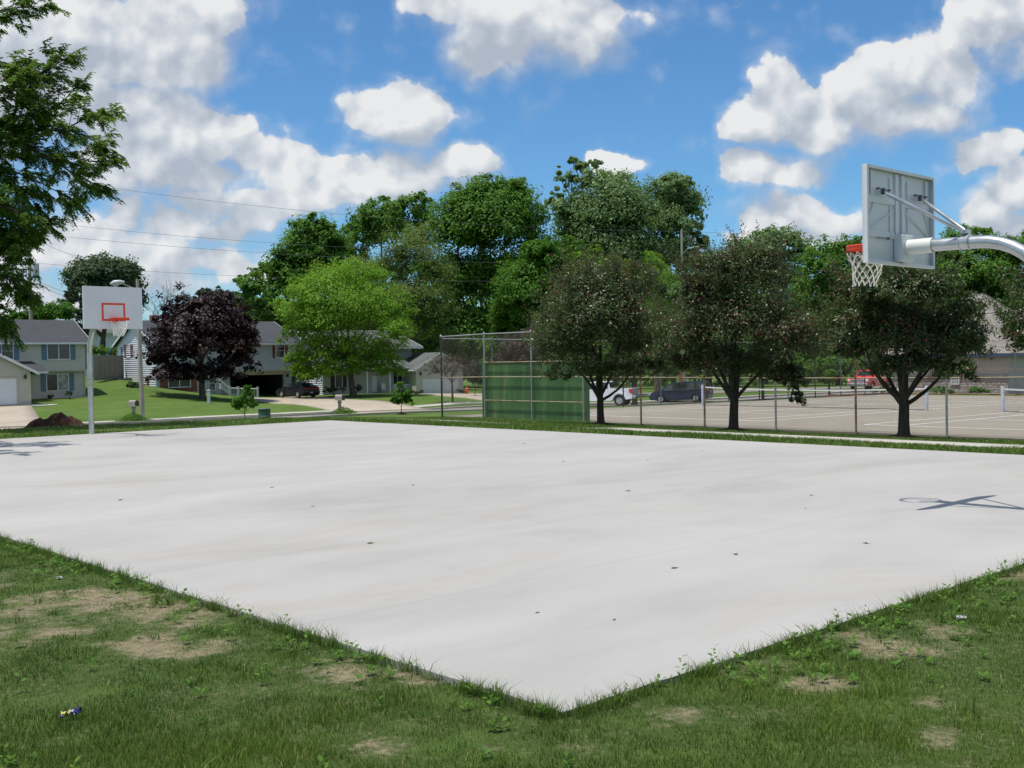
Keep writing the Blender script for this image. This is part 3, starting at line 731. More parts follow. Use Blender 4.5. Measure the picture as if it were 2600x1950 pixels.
# ------------------------------------------------------------------ foliage
def leaf_quads(C,T,Nn,Ln,Wn,fold=.18):
    """diamond leaves: centre, unit axis, unit normal, length, width"""
    S=np.cross(T,Nn); S/=np.linalg.norm(S,axis=1,keepdims=True)+1e-9
    Ln=Ln[:,None]; Wn=Wn[:,None]
    V=np.stack([C-T*Ln*.5, C+S*Wn*.5+Nn*Wn*fold-T*Ln*.06, C+T*Ln*.5, C-S*Wn*.5+Nn*Wn*fold-T*Ln*.06],1).reshape(-1,3)
    Fq=np.arange(len(V)).reshape(-1,4); return V,Fq
def unit(a): return a/(np.linalg.norm(a,axis=-1,keepdims=True)+1e-9)
def crown_leaves(r,lobes,n,leaf,clump=(.13,.22),per=70,up=.5,droop=.3,rmin=.45,flat=.75,aspect=.55,spray=1.08,outw=.95,rough=.13,core=1.0):
    """lobes: list of (centre xyz, radii xyz, density weight)"""
    W=np.array([l[2]*(l[1][0]*l[1][2]) for l in lobes]); W=W/W.sum()
    Cs=[];Ts=[];Ns=[];Ss=[];clc=[]
    for (c,rad,_),w in zip(lobes,W):
        rad=np.array(rad); c=np.array(c); nc=max(6,int(n*w/per))
        D=unit(r.normal(size=(nc,3))); D[:,2]=np.where(D[:,2]<-.35,-D[:,2]*.6,D[:,2]); D=unit(D)
        k1,k2,k3=r.normal(size=(3,3)); ph=r.uniform(0,6.28,3)
        q=(rmin+(spray-rmin)*np.sqrt(r.random(nc)))*(1+rough*(np.sin(D@k1*3+ph[0])+.7*np.sin(D@k2*6+ph[1])+.5*np.sin(D@k3*11+ph[2]))); 
        cc=c+D*rad*q[:,None]; cr=np.mean(rad)*r.uniform(*clump,nc)
        clc.append(cc)
        k=np.maximum(8,(per*r.uniform(.4,1.6,nc))).astype(int); idx=np.repeat(np.arange(nc),k); m=len(idx)
        off=r.normal(size=(m,3)); off=unit(off)*(r.random((m,1))**.5); off[:,2]*=flat
        P=cc[idx]+off*cr[idx][:,None]*1.6; P[:,2]-=droop*cr[idx]*(off[:,0]**2+off[:,1]**2)
        N_=unit(D[idx]*outw+np.array([0,0,up])+r.normal(size=(m,3))*.55+off*.4)
        T_=r.normal(size=(m,3))+D[idx]*.6-np.array([0,0,droop]); T_=unit(T_-N_*(T_*N_).sum(1,keepdims=True))
        Cs.append(P);Ns.append(N_);Ts.append(T_)
        Ss.append(np.repeat(r.uniform(.85,1.15,nc)*np.where(q<.6,core,1.0),k)*r.uniform(.6,1.3,m))
    C=np.concatenate(Cs);T=np.concatenate(Ts);Nn=np.concatenate(Ns);S=np.concatenate(Ss)
    V,Fq=leaf_quads(C,T,Nn,leaf*S,leaf*aspect*S)
    return V,Fq,np.concatenate(clc),C
def branch(mb,a,b,ra,rb,r,bend=.12,n=5,sides=6,sag=0.0):
    a=np.array(a,float);b=np.array(b,float); L_=np.linalg.norm(b-a); o=r.normal(size=3)*L_*bend
    pts=[a+(b-a)*t+o*math.sin(math.pi*t)+np.array([0,0,-sag*L_*math.sin(math.pi*t)]) for t in np.linspace(0,1,n)]
    rs=[ra+(rb-ra)*t for t in np.linspace(0,1,n)]
    mb.tube(pts,rs,sides,False); return pts
def tree(name,label,cat,base,lobes,n,leaf,lmat,bmat,tr,fork=None,group=None,seed=1,twigs=40,leaf_kw={},mound=None,limbs=None,sink=.15,extra=None,trunk_top=None,lobe_limbs=True):
    """base: world point. lobes in world coordinates. tr: trunk radius at base"""
    r=np.random.default_rng(seed); base=np.array(base,float)
    t=thing(name,label,cat,base,0,group)
    lb=[(np.array(c,float)-base,rd,w) for c,rd,w in lobes]
    V,Fq,cl,LC=crown_leaves(r,lb,n,leaf,**leaf_kw)
    if extra is not None:
        V2,F2=extra(r,base); Fq=np.r_[Fq,F2+len(V)]; V=np.r_[V,V2]
    rnd=np.repeat(np.clip(r.normal(.5,.22,len(Fq)),0,1),1)
    if trunk_top is None:
        cz=np.average([c[2] for c,_,_ in lb],weights=[w for *_,w in lb]); trunk_top=np.array([np.mean([c[0] for c,_,_ in lb])*.5,np.mean([c[1] for c,_,_ in lb])*.5,cz*.9])
    else: trunk_top=np.array(trunk_top,float)-base
    fz=fork if fork is not None else trunk_top[2]*.45
    mb=MB(); fp=np.array([trunk_top[0]*fz/max(trunk_top[2],.1)*.5,0,fz])
    mb.tube([(0,0,-sink),(0,0,.0),(tr*.1,0,tr*1.2),tuple(fp*np.array([.5,1,.5])),tuple(fp)],[tr*1.6,tr*1.35,tr*1.02,tr*.92,tr*.85],12,False)
    branch(mb,fp,trunk_top,tr*.8,tr*.3,r,.05,6,8)
    targets=[c for c,_,_ in lb] if lobe_limbs else []
    for c in targets:
        s=fp+(trunk_top-fp)*r.uniform(0,.55); p=branch(mb,s,c,tr*r.uniform(.32,.5),tr*.12,r,.08,6,6)
    if len(cl) and len(targets):
        sel=r.choice(len(cl),min(twigs,len(cl)),replace=False); TC=np.array(targets)
        for i in sel:
            k=np.argmin(((TC-cl[i])**2).sum(1)); branch(mb,TC[k],cl[i],tr*.11,tr*.03,r,.1,4,4)
    if limbs: limbs(mb,r,base)
    mb.build('trunk',bmat,t,True)
    np_mesh('crown',V,Fq,lmat,t,{'rnd':rnd})
    if mound:
        mm=MB(); k=18; ring=[(mound*math.cos(2*math.pi*i/k)*(1+.12*math.sin(i*2.1)),mound*math.sin(2*math.pi*i/k)*(1+.1*math.cos(i*1.7)),tz(base[0]+mound*math.cos(2*math.pi*i/k),base[1]+mound*math.sin(2*math.pi*i/k))-base[2]-.03) for i in range(k)]
        r2=[(x*.6,y*.6,z*.5+.07) for x,y,z in ring]
        mm.add(ring+r2+[(0,0,.13)],[(i,(i+1)%k,k+(i+1)%k,k+i) for i in range(k)]+[(k+i,k+(i+1)%k,2*k) for i in range(k)])
        mm.build('mulch_mound',M['mulch'],t,True)
    return t
def lob(px,py,rx,ry,Y,dy=0,w=1.0,depth=None):
    """a crown lobe whose outline was measured in the photo, at distance Y"""
    c=atY(px,py,Y+dy); s=F/(Y+dy); a=rx/s; b=ry/s
    return (tuple(c),(a,depth if depth else (a+b)/2*.9,b),w)
def gpoint(px,py,Y):
    p=atY(px,py,Y); return (p.x,p.y,tz(p.x,p.y))
def trees():
    # ---- the row of dark crabapple trees by the path
    G='dark crabapple trees in a row along the path'
    kw=dict(clump=(.11,.24),per=50,up=.6,rough=.18,droop=.3,rmin=.12,flat=.85,aspect=.45,spray=1.10,outw=.9)
    spec=[((1524.6,1075),38.0,[(1525,835,130,130),(1425,885,85,85),(1635,875,90,90),(1510,730,85,75),(1590,745,80,75),(1455,765,60,60),(1515,940,115,42),(1665,935,48,46),(1415,955,40,26)],'leftmost dark crabapple tree, its crown covering the right end of the green wall',.13,11),
          ((1861.5,1089),33.7,[(1870,820,140,130),(1745,870,105,92),(1995,875,100,92),(1850,700,100,75),(1930,690,70,70),(1780,750,60,60),(1860,930,130,50),(1990,950,60,40),(1740,930,45,40),(2024,1012,15,48),(2018,985,24,40),(2005,955,40,35)],'dark crabapple tree with a drooping branch, between the navy minivan and the red truck',.15,12),
          ((2293.8,1107),29.3,[(2290,850,125,120),(2170,840,88,76),(2412,870,85,84),(2270,740,100,65),(2360,740,80,60),(2190,760,60,60),(2310,930,95,36),(2420,945,55,38),(2150,895,45,34),(2455,885,45,50),(2450,790,45,45)],'dark crabapple tree with a wide fork, standing below the nearer hoop',.155,13),
          ((2883,1136),24.9,[(2860,850,190,140),(2700,840,120,90),(2700,740,90,70),(2900,720,150,70),(2620,880,50,60),(2630,790,50,50),(2590,845,35,25)],'rightmost dark crabapple tree reaching into the frame beside the grey roofed building',.17,14)]
    for (bx,by),Y,lo,lab,tr,sd in spec:
        r=np.random.default_rng(sd)
        b=gpoint(bx,by,Y); L_=[lob(*l,Y,dy=float(r.uniform(-.8,.8)),depth=None) for l in lo]
        fk=.95 if sd!=12 else 1.05
        def limbs(mb,rr,base,lo=L_,fk=fk,tr=tr):
            for c,rd,w in lo:
                c=np.array(c)-base
                if c[2]-rd[2]*.3<fk+.9:
                    hi=[np.array(q[0])-base for q in lo if q[0][2]-base[2]>fk+1.2]; hq=min(hi,key=lambda q: np.linalg.norm(q-c)); branch(mb,hq-np.array([0,0,.2]),c,tr*.16,tr*.06,rr,.1,6,5); continue
                branch(mb,(0,0,fk*rr.uniform(.85,1.05)),c*np.array([.8,.8,1])-np.array([0,0,rd[2]*.4]),tr*.42,tr*.12,rr,.06,6,7)
        def suckers(rr,base,lo=L_):
            # upright shoots with redder leaves that break the outline
            Cs=[];Ts=[]
            for c,rd,w in lo[:7]:
                for k in range(20):
                    a=rr.uniform(0,6.28); p=np.array(c)-base+np.array([math.cos(a)*rd[0]*.75,math.sin(a)*rd[1]*.7,rd[2]*rr.uniform(.4,.8)])
                    d=unit(np.array([math.cos(a)*.55,math.sin(a)*.5,rr.uniform(.5,1.1)])); L1=rr.uniform(.4,1.1)
                    for s in np.linspace(0,1,18): 
                        for q in range(3): Cs.append(p+d*s*L1+rr.normal(size=3)*.045); Ts.append(unit(d*.6+rr.normal(size=3)*.8))
            C=np.array(Cs);T=np.array(Ts);Nn=unit(np.cross(T,rr.normal(size=T.shape)))
            n=len(C); return leaf_quads(C,T,Nn,rr.uniform(.06,.1,n),rr.uniform(.028,.04,n))
        nl=72000 if sd!=14 else 42000
        tree('crabapple_tree',lab,'tree',b,L_,nl,.092,L['crab'],M['bark_dark'],tr,fork=fk,group=G,seed=sd,twigs=160,leaf_kw=kw,mound=.75,limbs=limbs,lobe_limbs=False,extra=suckers)
    # ---- purple maple before the second house
    Y=94; b=gpoint(513,1007,Y)
    lo=[(510,860,105,95),(445,890,70,70),(580,870,70,85),(500,790,75,50),(560,800,60,55),(440,820,50,50),(430,950,60,35),(520,950,90,35),(600,930,50,50),(610,860,40,60),(400,915,30,28)]
    tree('purple_maple','round dark purple maple on the lawn of the house with maroon shutters','tree',b,[lob(*l,Y,dy=float(i%3-1)*1.2) for i,l in enumerate(lo)],40000,.25,L['maple_p'],M['bark'],.27,fork=1.9,seed=21,twigs=80,leaf_kw=dict(clump=(.10,.22),per=42,up=.8,droop=.25,rmin=.25,aspect=.8,spray=1.10,rough=.2,core=1.3))
    # ---- yellow-green honey locust before the porch house
    Y=101; b=gpoint(895,996,Y)
    lo=[(860,790,120,105),(790,810,80,70),(960,790,75,80),(880,710,110,50),(800,740,60,45),(850,890,100,70),(940,900,80,55),(760,850,55,45),(1000,850,40,55),(760,920,40,35),(985,940,45,25),(720,780,30,35),(830,945,80,28),(900,935,90,34),(770,945,36,26)]
    tree('honey_locust','wide yellow green locust tree in front of the porch house','tree',b,[lob(*l,Y,dy=float(i%4-1.5)*1.1) for i,l in enumerate(lo)],60000,.25,L['yellowgreen'],M['bark'],.28,fork=2.6,seed=22,twigs=90,leaf_kw=dict(clump=(.14,.30),per=45,up=.6,droop=.7,rmin=.2,flat=.5,aspect=.45,spray=1.08))
    # ---- small tree behind the corner of the fence
    Y=86.6; b=gpoint(1149,1016,Y)
    lo=[(1145,940,55,30),(1110,945,38,25),(1185,945,40,28),(1130,915,40,20),(1165,920,38,22)]
    tree('small_tree','small sparse purple brown tree before the white garage, seen through the fence corner','tree',b,[lob(*l,Y,dy=float(i%3-1)*.5) for i,l in enumerate(lo)],3600,.13,L['plum'],M['bark'],.09,fork=1.2,seed=23,twigs=110,leaf_kw=dict(clump=(.10,.2),per=16,up=.4,droop=.3,rmin=.1,aspect=.4,spray=1.12))
    # ---- reddish crabapple far behind the wall
    Y=92; b=gpoint(1320,1010,Y)
    tree('crabapple_tree','reddish brown crabapple tree rising behind the top of the green wall','tree',b,[lob(*l,Y) for l in [(1315,900,50,55),(1350,880,40,50),(1290,920,35,40)]],7000,.2,L['plum'],M['bark'],.15,fork=1.4,seed=24,twigs=30,leaf_kw=dict(clump=(.12,.22),per=40,rmin=.2))
    # ---- saplings on the verge
    for (bx,by),Y,lo,lab,sd in [((622,1064),55,[(618,1020,26,20),(630,1000,14,18),(605,1035,16,10),(640,1032,14,12),(628,985,7,9)],'young light green sapling beside the dark green drum',31),
                             ((1019,1052.5),60,[(1018,1005,22,18),(1030,1020,17,13),(1003,1022,13,13),(1014,980,9,14),(1035,1008,10,8)],'young light green sapling left of the tennis fence corner',32)]:
        b=gpoint(bx,by,Y)
        tree('sapling',lab,'tree',b,[lob(*l,Y,dy=float(i%3-1)*.12) for i,l in enumerate(lo)],2600,.10,L['bright'],M['bark'],.026,fork=.5,seed=sd,group='young saplings on the grass verge',twigs=24,leaf_kw=dict(clump=(.16,.3),per=16,rmin=.15,aspect=.75,spray=1.15),mound=.35 if sd==32 else None)
    # ---- background trees, left to right
    BG=[
     ('shade_tree','grey green round tree rising behind the farther hoop',[(262,720,80,70),(300,700,55,50),(210,725,45,45),(330,750,40,60),(250,680,55,32),(180,770,30,30),(290,790,70,50)],128,9000,.42,'grey',(262,930),41,dict(spray=1.12)),
     ('conifer','dark narrow conifer just left of the white backboard',[(205,842,20,30),(208,806,14,26),(212,775,8,18),(196,860,22,22)],118,4000,.28,'spruce',(205,960),42,dict(aspect=.25,up=.2)),
     ('shade_tree','low bright green tree peeking over the roof of the cream house',[(140,800,60,28),(90,805,40,22),(170,790,28,20),(40,810,30,20)],120,4500,.36,'bright',(135,930),43,{}),
     ('shade_tree','small hazy tree just above the purple maple',[(545,755,32,26),(590,765,30,22),(515,750,16,20),(620,790,25,30)],135,3500,.4,'grey',(560,950),44,{}),
     ('shade_tree','bright green tree low between the purple maple and the tall trees',[(640,740,34,48),(615,720,22,24),(665,790,40,34),(650,700,20,14)],128,6000,.42,'mid',(645,950),45,{}),
     ('shade_tree','leafy round topped tree left of the yellow green locust',[(790,640,80,75),(740,680,60,65),(830,620,50,50),(720,740,50,45),(790,720,80,60),(690,690,35,35),(790,575,50,26),(850,680,40,60),(700,790,50,40)],140,21000,.46,'deep',(790,960),46,dict(spray=1.12)),
     ('shade_tree','ragged topped tree with sky gaps left of the tallest dark tree',[(960,560,60,50),(1040,540,50,42),(920,600,50,50),(1000,600,80,50),(1080,560,35,50),(900,660,40,60),(970,520,30,22),(1060,510,30,20)],150,13000,.46,'mid',(980,960),47,dict(spray=1.15,rmin=.5)),
     ('shade_tree','hazy olive green tree in front of the ragged topped tree',[(1040,650,80,60),(960,690,70,50),(1060,610,55,40),(900,730,60,40),(1090,700,60,60),(1050,760,90,70),(960,760,70,50)],132,18000,.34,'willow',(1020,960),48,dict(aspect=.35)),
     ('shade_tree','tallest broad dark green tree left of the cottonwood',[(1240,570,120,100),(1160,600,75,90),(1320,570,60,90),(1240,490,80,42),(1180,520,50,40),(1300,500,50,40),(1150,720,90,90),(1270,720,100,110),(1130,830,80,70),(1230,850,100,70),(1350,660,35,80)],146,38000,.46,'deep',(1240,985),49,dict(spray=1.08)),
     ('cottonwood','tall silvery green cottonwood with a sparse leafy spire at its top left',[(1560,540,110,90),(1480,580,80,80),(1620,560,70,80),(1530,470,70,40),(1570,480,60,40),(1500,660,100,70),(1610,660,80,60),(1560,625,120,60),(1440,540,45,40),(1450,480,16,40),(1420,450,12,30),(1475,430,22,25),(1400,520,20,20),(1510,420,26,16),(1455,410,22,9),(1420,495,20,20)],155,34000,.44,'cotton',(1560,990),50,dict(spray=1.1,aspect=.8,up=.2)),
     ('cottonwood','separate silvery green cottonwood crown behind the utility pole on the right',[(1715,520,65,60),(1700,480,45,40),(1750,530,40,45),(1700,580,60,50),(1760,580,28,30),(1690,640,70,50),(1740,470,30,24),(1770,620,30,30)],158,16000,.44,'cotton',(1710,990),51,dict(spray=1.12,aspect=.8,up=.2)),
     ('maple_tree','bright green maple between the tall dark tree and the crabapples',[(1340,740,75,70),(1400,690,60,60),(1300,800,55,60),(1420,760,80,70),(1310,700,35,40),(1370,640,50,36),(1300,860,60,50),(1450,640,40,34)],112,26000,.32,'bright',(1370,1000),52,dict(aspect=.8)),
     ('maple_tree','small lime green tree top above the leftmost crabapple',[(1500,655,40,24),(1520,640,30,16),(1530,680,60,28),(1480,690,30,25)],106,4500,.26,'lime',(1510,1000),53,dict(aspect=.8)),
     ('willow','soft blurred olive willow beside the wooden utility pole',[(1665,670,35,34),(1680,700,32,30),(1650,650,22,16)],116,3500,.26,'yellowgreen',(1668,1000),54,dict(aspect=.2,droop=.9)),
     ('shade_tree','greyish cottonwood top above the second crabapple',[(1920,640,75,40),(1990,620,60,40),(1870,660,45,30),(1960,600,50,22),(2030,650,35,35),(1940,700,110,50)],160,13000,.44,'cotton',(1940,990),55,dict(spray=1.12,aspect=.8)),
     ('shade_tree','pale leafy tree in the gap right of the utility pole',[(1800,680,50,40),(1830,720,50,40),(1770,720,40,30)],140,5000,.4,'cotton',(1800,990),56,dict(aspect=.8)),
     ('shade_tree','dark green tree left of the nearer hoop',[(2120,650,70,40),(2170,630,45,28),(2080,680,50,40),(2150,710,90,60),(2210,670,40,45)],138,12000,.42,'deep',(2130,990),57,{}),
     ('shade_tree','green leafy tree directly behind the nearer white backboard',[(2300,680,90,60),(2250,660,50,45),(2380,690,60,60),(2300,760,110,60)],128,14000,.36,'mid',(2310,990),58,{}),
     ('shade_tree','olive tree with a bristly top above the roof of the stone building',[(2440,620,60,36),(2500,640,50,50),(2400,650,40,40),(2470,700,90,60),(2480,590,40,14)],120,14000,.36,'mid',(2450,990),59,dict(spray=1.14)),
     ('shade_tree','deep green tree at the right edge behind the curved pipe of the nearer hoop',[(2570,660,60,50),(2630,640,60,50),(2560,730,80,60),(2650,740,70,80),(2580,790,90,50)],122,15000,.36,'deep',(2590,990),60,{}),
    ]
    for nm,lab,lo,Y,n,lf,lm,bp,sd,kw in BG:
        r=np.random.default_rng(sd+500)
        b=gpoint(bp[0],bp[1],Y); k=dict(core=1.9,clump=(.13,.28),per=40,up=.6,droop=.35,rmin=.25,aspect=.75); k.update(kw)
        ll=[lob(*l,Y,dy=float(r.uniform(-2.5,2.5))) for l in lo]
        if Y>=104 and sd not in (42,43,44,41):
            x0=min(l[0]-l[2] for l in lo); x1=max(l[0]+l[2] for l in lo); yb=max(l[1]+l[3]*.6 for l in lo); k2=int((x1-x0)/90)+1
            for q in range(k2):
                for py in np.arange(yb,955,62): ll.append(lob(x0+(x1-x0)*(q+.5+r.uniform(-.2,.2))/k2,py,56,46,Y,dy=float(r.uniform(-2,4)),w=.75)); n+=650
        n=int(n*1.7); lf*=.86
        tree(nm,lab,'tree',b,ll,n,lf,L[lm],M['bark'],.12 if nm=='conifer' else .38 if Y>125 else .3,seed=sd,group='tall trees beyond the street',twigs=60,leaf_kw=k,sink=.6)
    # ---- bare tree
    b=gpoint(410,930,118); t=thing('bare_tree','leafless pale branched tree between the farther hoop and the purple maple','tree',b); mb=MB(); r=np.random.default_rng(5)
    def rec(p,d,L1,rad,dep):
        q=p+d*L1; branch(mb,p,q,rad,rad*.62,r,.05,4,5)
        if dep==0: return
        for k in range(3):
            e=unit(d+r.normal(size=3)*.42+np.array([0,0,.12])); rec(q if k else p+d*L1*.7,e,L1*r.uniform(.62,.82),rad*.58,dep-1)
    rec(np.zeros(3),np.array([0,0,1.]),3.4,.14,5); rec(np.array([-.9,0,0]),unit(np.array([-.15,0,1.])),3.0,.10,4)
    mb.build('trunk',M['bare'],t)
    # ---- street trees: trunks seen below the crabapple crowns
    for bx,by,Y,rr,lo,lab,sd in [(1611,1028,87,.22,[(1611,900,70,60),(1580,860,50,40),(1650,880,50,50)],'dark street tree whose trunk stands right behind the white pickup',71),
                               (1937,1006,86,.12,[(1937,880,45,45),(1925,920,35,30)],'street tree with a mulch mound seen behind the second crabapple',72),
                               (2105,985,96,.10,[(2103,955,14,18),(2098,940,12,14),(2110,965,12,12)],'small light green street tree left of the red truck',73)]:
        b=gpoint(bx,by,Y)
        tree('street_tree',lab,'tree',b,[lob(*l,Y,dy=float(i-1)) for i,l in enumerate(lo)],9000 if sd<73 else 1500,.2,L['mid' if sd<73 else 'bright'],M['bark_dark'],rr,fork=2.2 if sd<73 else .8,seed=sd,group='street trees beyond the tennis courts',twigs=30,leaf_kw=dict(clump=(.14,.24),per=40),mound=1.3 if sd==72 else None)
    # ---- understorey: bushes and hedge behind the street
    B=[('hedge','green hedge tops above the grey board fence',[(250,893,30,12),(290,896,26,12),(225,895,20,10)],114,2600,.18,'mid',(262,925),80),('shrub','flowering pale shrub beside the left wall of the porch house',[(775,920,28,45),(790,960,30,28),(762,950,20,30)],103,4200,.16,'lilac',(778,992),81),
       ('shrub','dark round bush at the foot of the white gable',[(345,985,20,12),(332,978,14,9)],97,1600,.13,'shrub',(343,993),82),
       ('shrub','tall dark arborvitae left of the green wall',[(1200,960,14,36),(1212,950,10,46)],100,2600,.15,'spruce',(1206,1005),83),
       ('shrub','small dark shrub left of the arborvitae',[(1170,995,16,8)],110,500,.12,'shrub',(1170,1002),84),
       ('shrub','low bush at the right foot of the porch railing',[(1063,997,16,7),(1045,995,8,6)],107,700,.12,'shrub',(1060,1002),85),
       ('shrub','clipped dark bush under the porch house window',[(905,988,14,10)],104,600,.12,'shrub',(905,997),86),
       ('shrub','low spreading bush at the left front corner of the porch house',[(850,990,28,8),(832,992,12,8)],104,1100,.12,'shrub',(848,998),87),
       ('shrub','small rounded dark bush below the blue shuttered ground floor window',[(177,1001,9,8)],91,350,.1,'shrub',(177,1008),88),
       ('shrub','low dark plants left of the rounded bush by the cream house',[(128,1008,9,5)],91,250,.1,'shrub',(128,1012),89),
       ('shrub','bright green bush below the windows of the stone building',[(2385,992,22,10),(2410,995,16,8)],80,900,.14,'bright',(2390,1002),90),
       ('shrub','bright green bush below the stone corner beyond the net',[(2475,993,22,9),(2500,995,18,7)],80,900,.14,'bright',(2480,1002),91),
       ('shrub','bright green bush just in front of the red truck',[(2240,991,20,5),(2222,992,12,4),(2262,990,12,5)],90,900,.14,'bright',(2240,994),92)]
    for nm,lab,lo,Y,n,lf,lm,bp,sd in B:
        b=gpoint(bp[0],bp[1],Y)
        tree(nm,lab,nm,b,[lob(*l,Y) for l in lo],n,lf,L[lm],M['bark_dark'],.04,fork=.15,seed=sd,group='shrubs in the front gardens',twigs=12,leaf_kw=dict(clump=(.2,.35),per=30,rmin=.1,aspect=.7))
    # woodland edge that reads as one mass behind everything
    r=np.random.default_rng(99); Vs=[];Fs=[];n0=0
    for i in range(112):
        px=600+(i%42)*50; Y=172+(i%3)*8+(i//42)*6; py=905
        if i>=84: px=1390+(i-84)*42; Y=132+(i%3)*2.5  # nearer low row added to darken the band, standing in for tree shade
        b=atY(px,py,Y); 
        c=np.array([b.x,b.y,(.5 if i<42 else 6.0 if i<84 else -.8)+(2.6 if i<84 else 1.5)*vnoise(np.array([i*.7]),np.array([1.]),1.0,3)[0]]); rad=(4.4,3.0,6.2) if i<84 else (2.6,1.8,2.4)
        V,Fq,_,_=crown_leaves(r,[(c,rad,1)],1500 if i<84 else 1000,.7 if i<84 else .4,per=30,rmin=.35,aspect=.8); Vs.append(V);Fs.append(Fq+n0); n0+=len(V)
    V=np.concatenate(Vs);Fq=np.concatenate(Fs); o=np_mesh('woodland_edge',V,Fq,L['deep'],None,{'rnd':np.clip(r.normal(.4,.2,len(Fq)),0,1)}); tag(o,'dark green undergrowth filling the space under the tall trees beyond the street','undergrowth',kind='stuff')

# ------------------------------------------------------------------ big locust at the left edge
def big_locust():
    r=np.random.default_rng(3); Y0=33.0
    base=Vector((-22.0,31.5,tz(-22.0,31.5))); t=thing('honey_locust','large honey locust at the left edge, its feathery branches hanging over the court','tree',base)
    B=np.array(base); mb=MB(); FC=[];FD=[]
    trunk=[(0,0,-.3),(0,0,.2),(.1,0,2.0),(.5,.1,4.2),(.9,.2,7.0)]; mb.tube(trunk,[.5,.38,.32,.27,.2],12,False)
    def W(px,py,Y): return np.array(atY(px-(48 if px>90 else 20),py,Y))-B
    # most main limbs follow the ones visible in the photo, each at its own distance
    limbs=[ (5.2,[(-120,420,32),(60,330,33),(130,300,33),(190,270,33.5),(250,215,34)],.13),
            (5.0,[(-140,440,33),(40,310,33.5),(95,240,33),(130,205,33),(175,175,33),(222,142,33.5)],.12),
            (4.7,[(-100,420,32),(20,365,32.5),(100,370,33),(190,410,33.5),(250,455,34),(310,485,34.5)],.14),
            (4.9,[(-80,380,34),(60,300,34.5),(150,300,35),(250,340,35),(320,372,35.5)],.10),
            (4.8,[(-90,360,33),(80,330,34),(200,330,33),(270,300,33),(330,292,32.5)],.10),
            (4.6,[(-60,420,34),(100,400,34),(200,395,34.5),(280,410,35),(325,410,35)],.09),
            (4.2,[(-150,520,31),(0,520,31.5),(90,545,32),(165,570,32.5)],.12),
            (4.0,[(-120,560,33),(0,600,33),(70,610,33.5),(125,600,34)],.11),
            (3.6,[(-150,640,32),(-20,680,32),(60,720,32.5),(120,755,33)],.11),
            (3.2,[(-160,700,33),(-40,760,33),(20,800,33),(30,830,33)],.09),
            (5.0,[(-120,430,34),(20,430,35),(120,450,35),(200,490,35.5),(230,505,36)],.08),
            (6.0,[(-200,200,32),(-60,60,32),(60,20,33),(165,18,33.5)],.09),
            (6.0,[(-180,240,33),(-60,90,33),(70,45,33)],.07),
            (6.0,[(-480,380,30),(-360,400,26),(-260,395,23.5),(-190,385,22)],.09),(6.0,[(-440,360,30),(-300,350,26.5),(-190,350,25),(-130,345,24.2)],.08),  # unseen limbs out of frame, added to shade the left of the court
            (5.6,[(-140,330,34),(-30,190,34),(60,170,34),(100,190,34)],.08),
            (5.4,[(-140,360,31.5),(-20,250,32),(50,225,32),(60,190,32)],.08),
            (4.4,[(-160,470,33),(-30,470,34),(60,480,34.5),(140,520,35)],.09)]
    def twig(p,d,L1,lv):
        """leafy twig: fronds along it, slightly hanging at the end"""
        n=max(3,int(L1/.085)); pts=[]; q=p.copy(); dd=d.copy()
        for i in range(n):
            q=q+dd*(L1/n); dd=unit(dd+np.array([0,0,-.040])+r.normal(size=3)*.05); pts.append(q.copy())
            for s in range(2):
                side=unit(np.cross(dd,np.array([0,0,1.]))+1e-6)*(1 if (i+s)%2 else -1)
                FC.append(q.copy()); FD.append(unit(side*r.uniform(.2,.9)+dd*r.uniform(.5,1.1)+np.array([0,0,r.uniform(-.75,.35)])))
        mb.tube([p]+pts[::2],[.006]+[.004]*len(pts[::2]),3,False)
    cl=[]
    for zt,pl,rad in limbs:
        s=np.array([.9*zt/7+.02,.15,zt]); P=[s]+[W(*q) for q in pl]
        # smooth polyline
        Q=[]; 
        for i in range(len(P)-1):
            for k in range(5): 
                u=k/5; p0=P[max(i-1,0)];p1=P[i];p2=P[i+1];p3=P[min(i+2,len(P)-1)]
                Q.append(.5*((2*p1)+(-p0+p2)*u+(2*p0-5*p1+4*p2-p3)*u*u+(-p0+3*p1-3*p2+p3)*u**3))
        Q.append(P[-1]); m=len(Q); mb.tube(Q,[max(.010,rad*.62*(1-.92*i/(m-1))) for i in range(m)],7,False)
        L_=0
        for i in range(3,m):
            d=unit(Q[i]-Q[i-1]); step=np.linalg.norm(Q[i]-Q[i-1]); 
            nsub=2+int(step*3.0)
            for k in range(nsub):
                p=Q[i-1]+(Q[i]-Q[i-1])*r.random()
                side=unit(r.normal(size=3)*np.array([.9,.9,.40])+np.array([0,0,.12])); e=unit(d*.85+side*.95); L1=r.uniform(.4,1.05)*(1.0 if i<m-2 else .5)
                mid=p+e*L1*.4; mb.tube([p,mid],[.012,.007],4,False)
                twig(mid,e,L1*.6,0)
                for q_ in range(2): twig(mid,unit(e+r.normal(size=3)*.4),L1*r.uniform(.3,.6),0)
        twig(Q[-1],unit(Q[-1]-Q[-2]),.6,0)
    FC=np.array(FC);FD=np.array(FD); nf=len(FC)
    # each frond: 7 pairs of small leaflets merged to 6 quads along an arched stalk
    K=6; Vv=[];N_=[]
    C=[];T=[];Nn=[];LL=[];WW=[]
    Lf=r.uniform(.13,.22,nf)
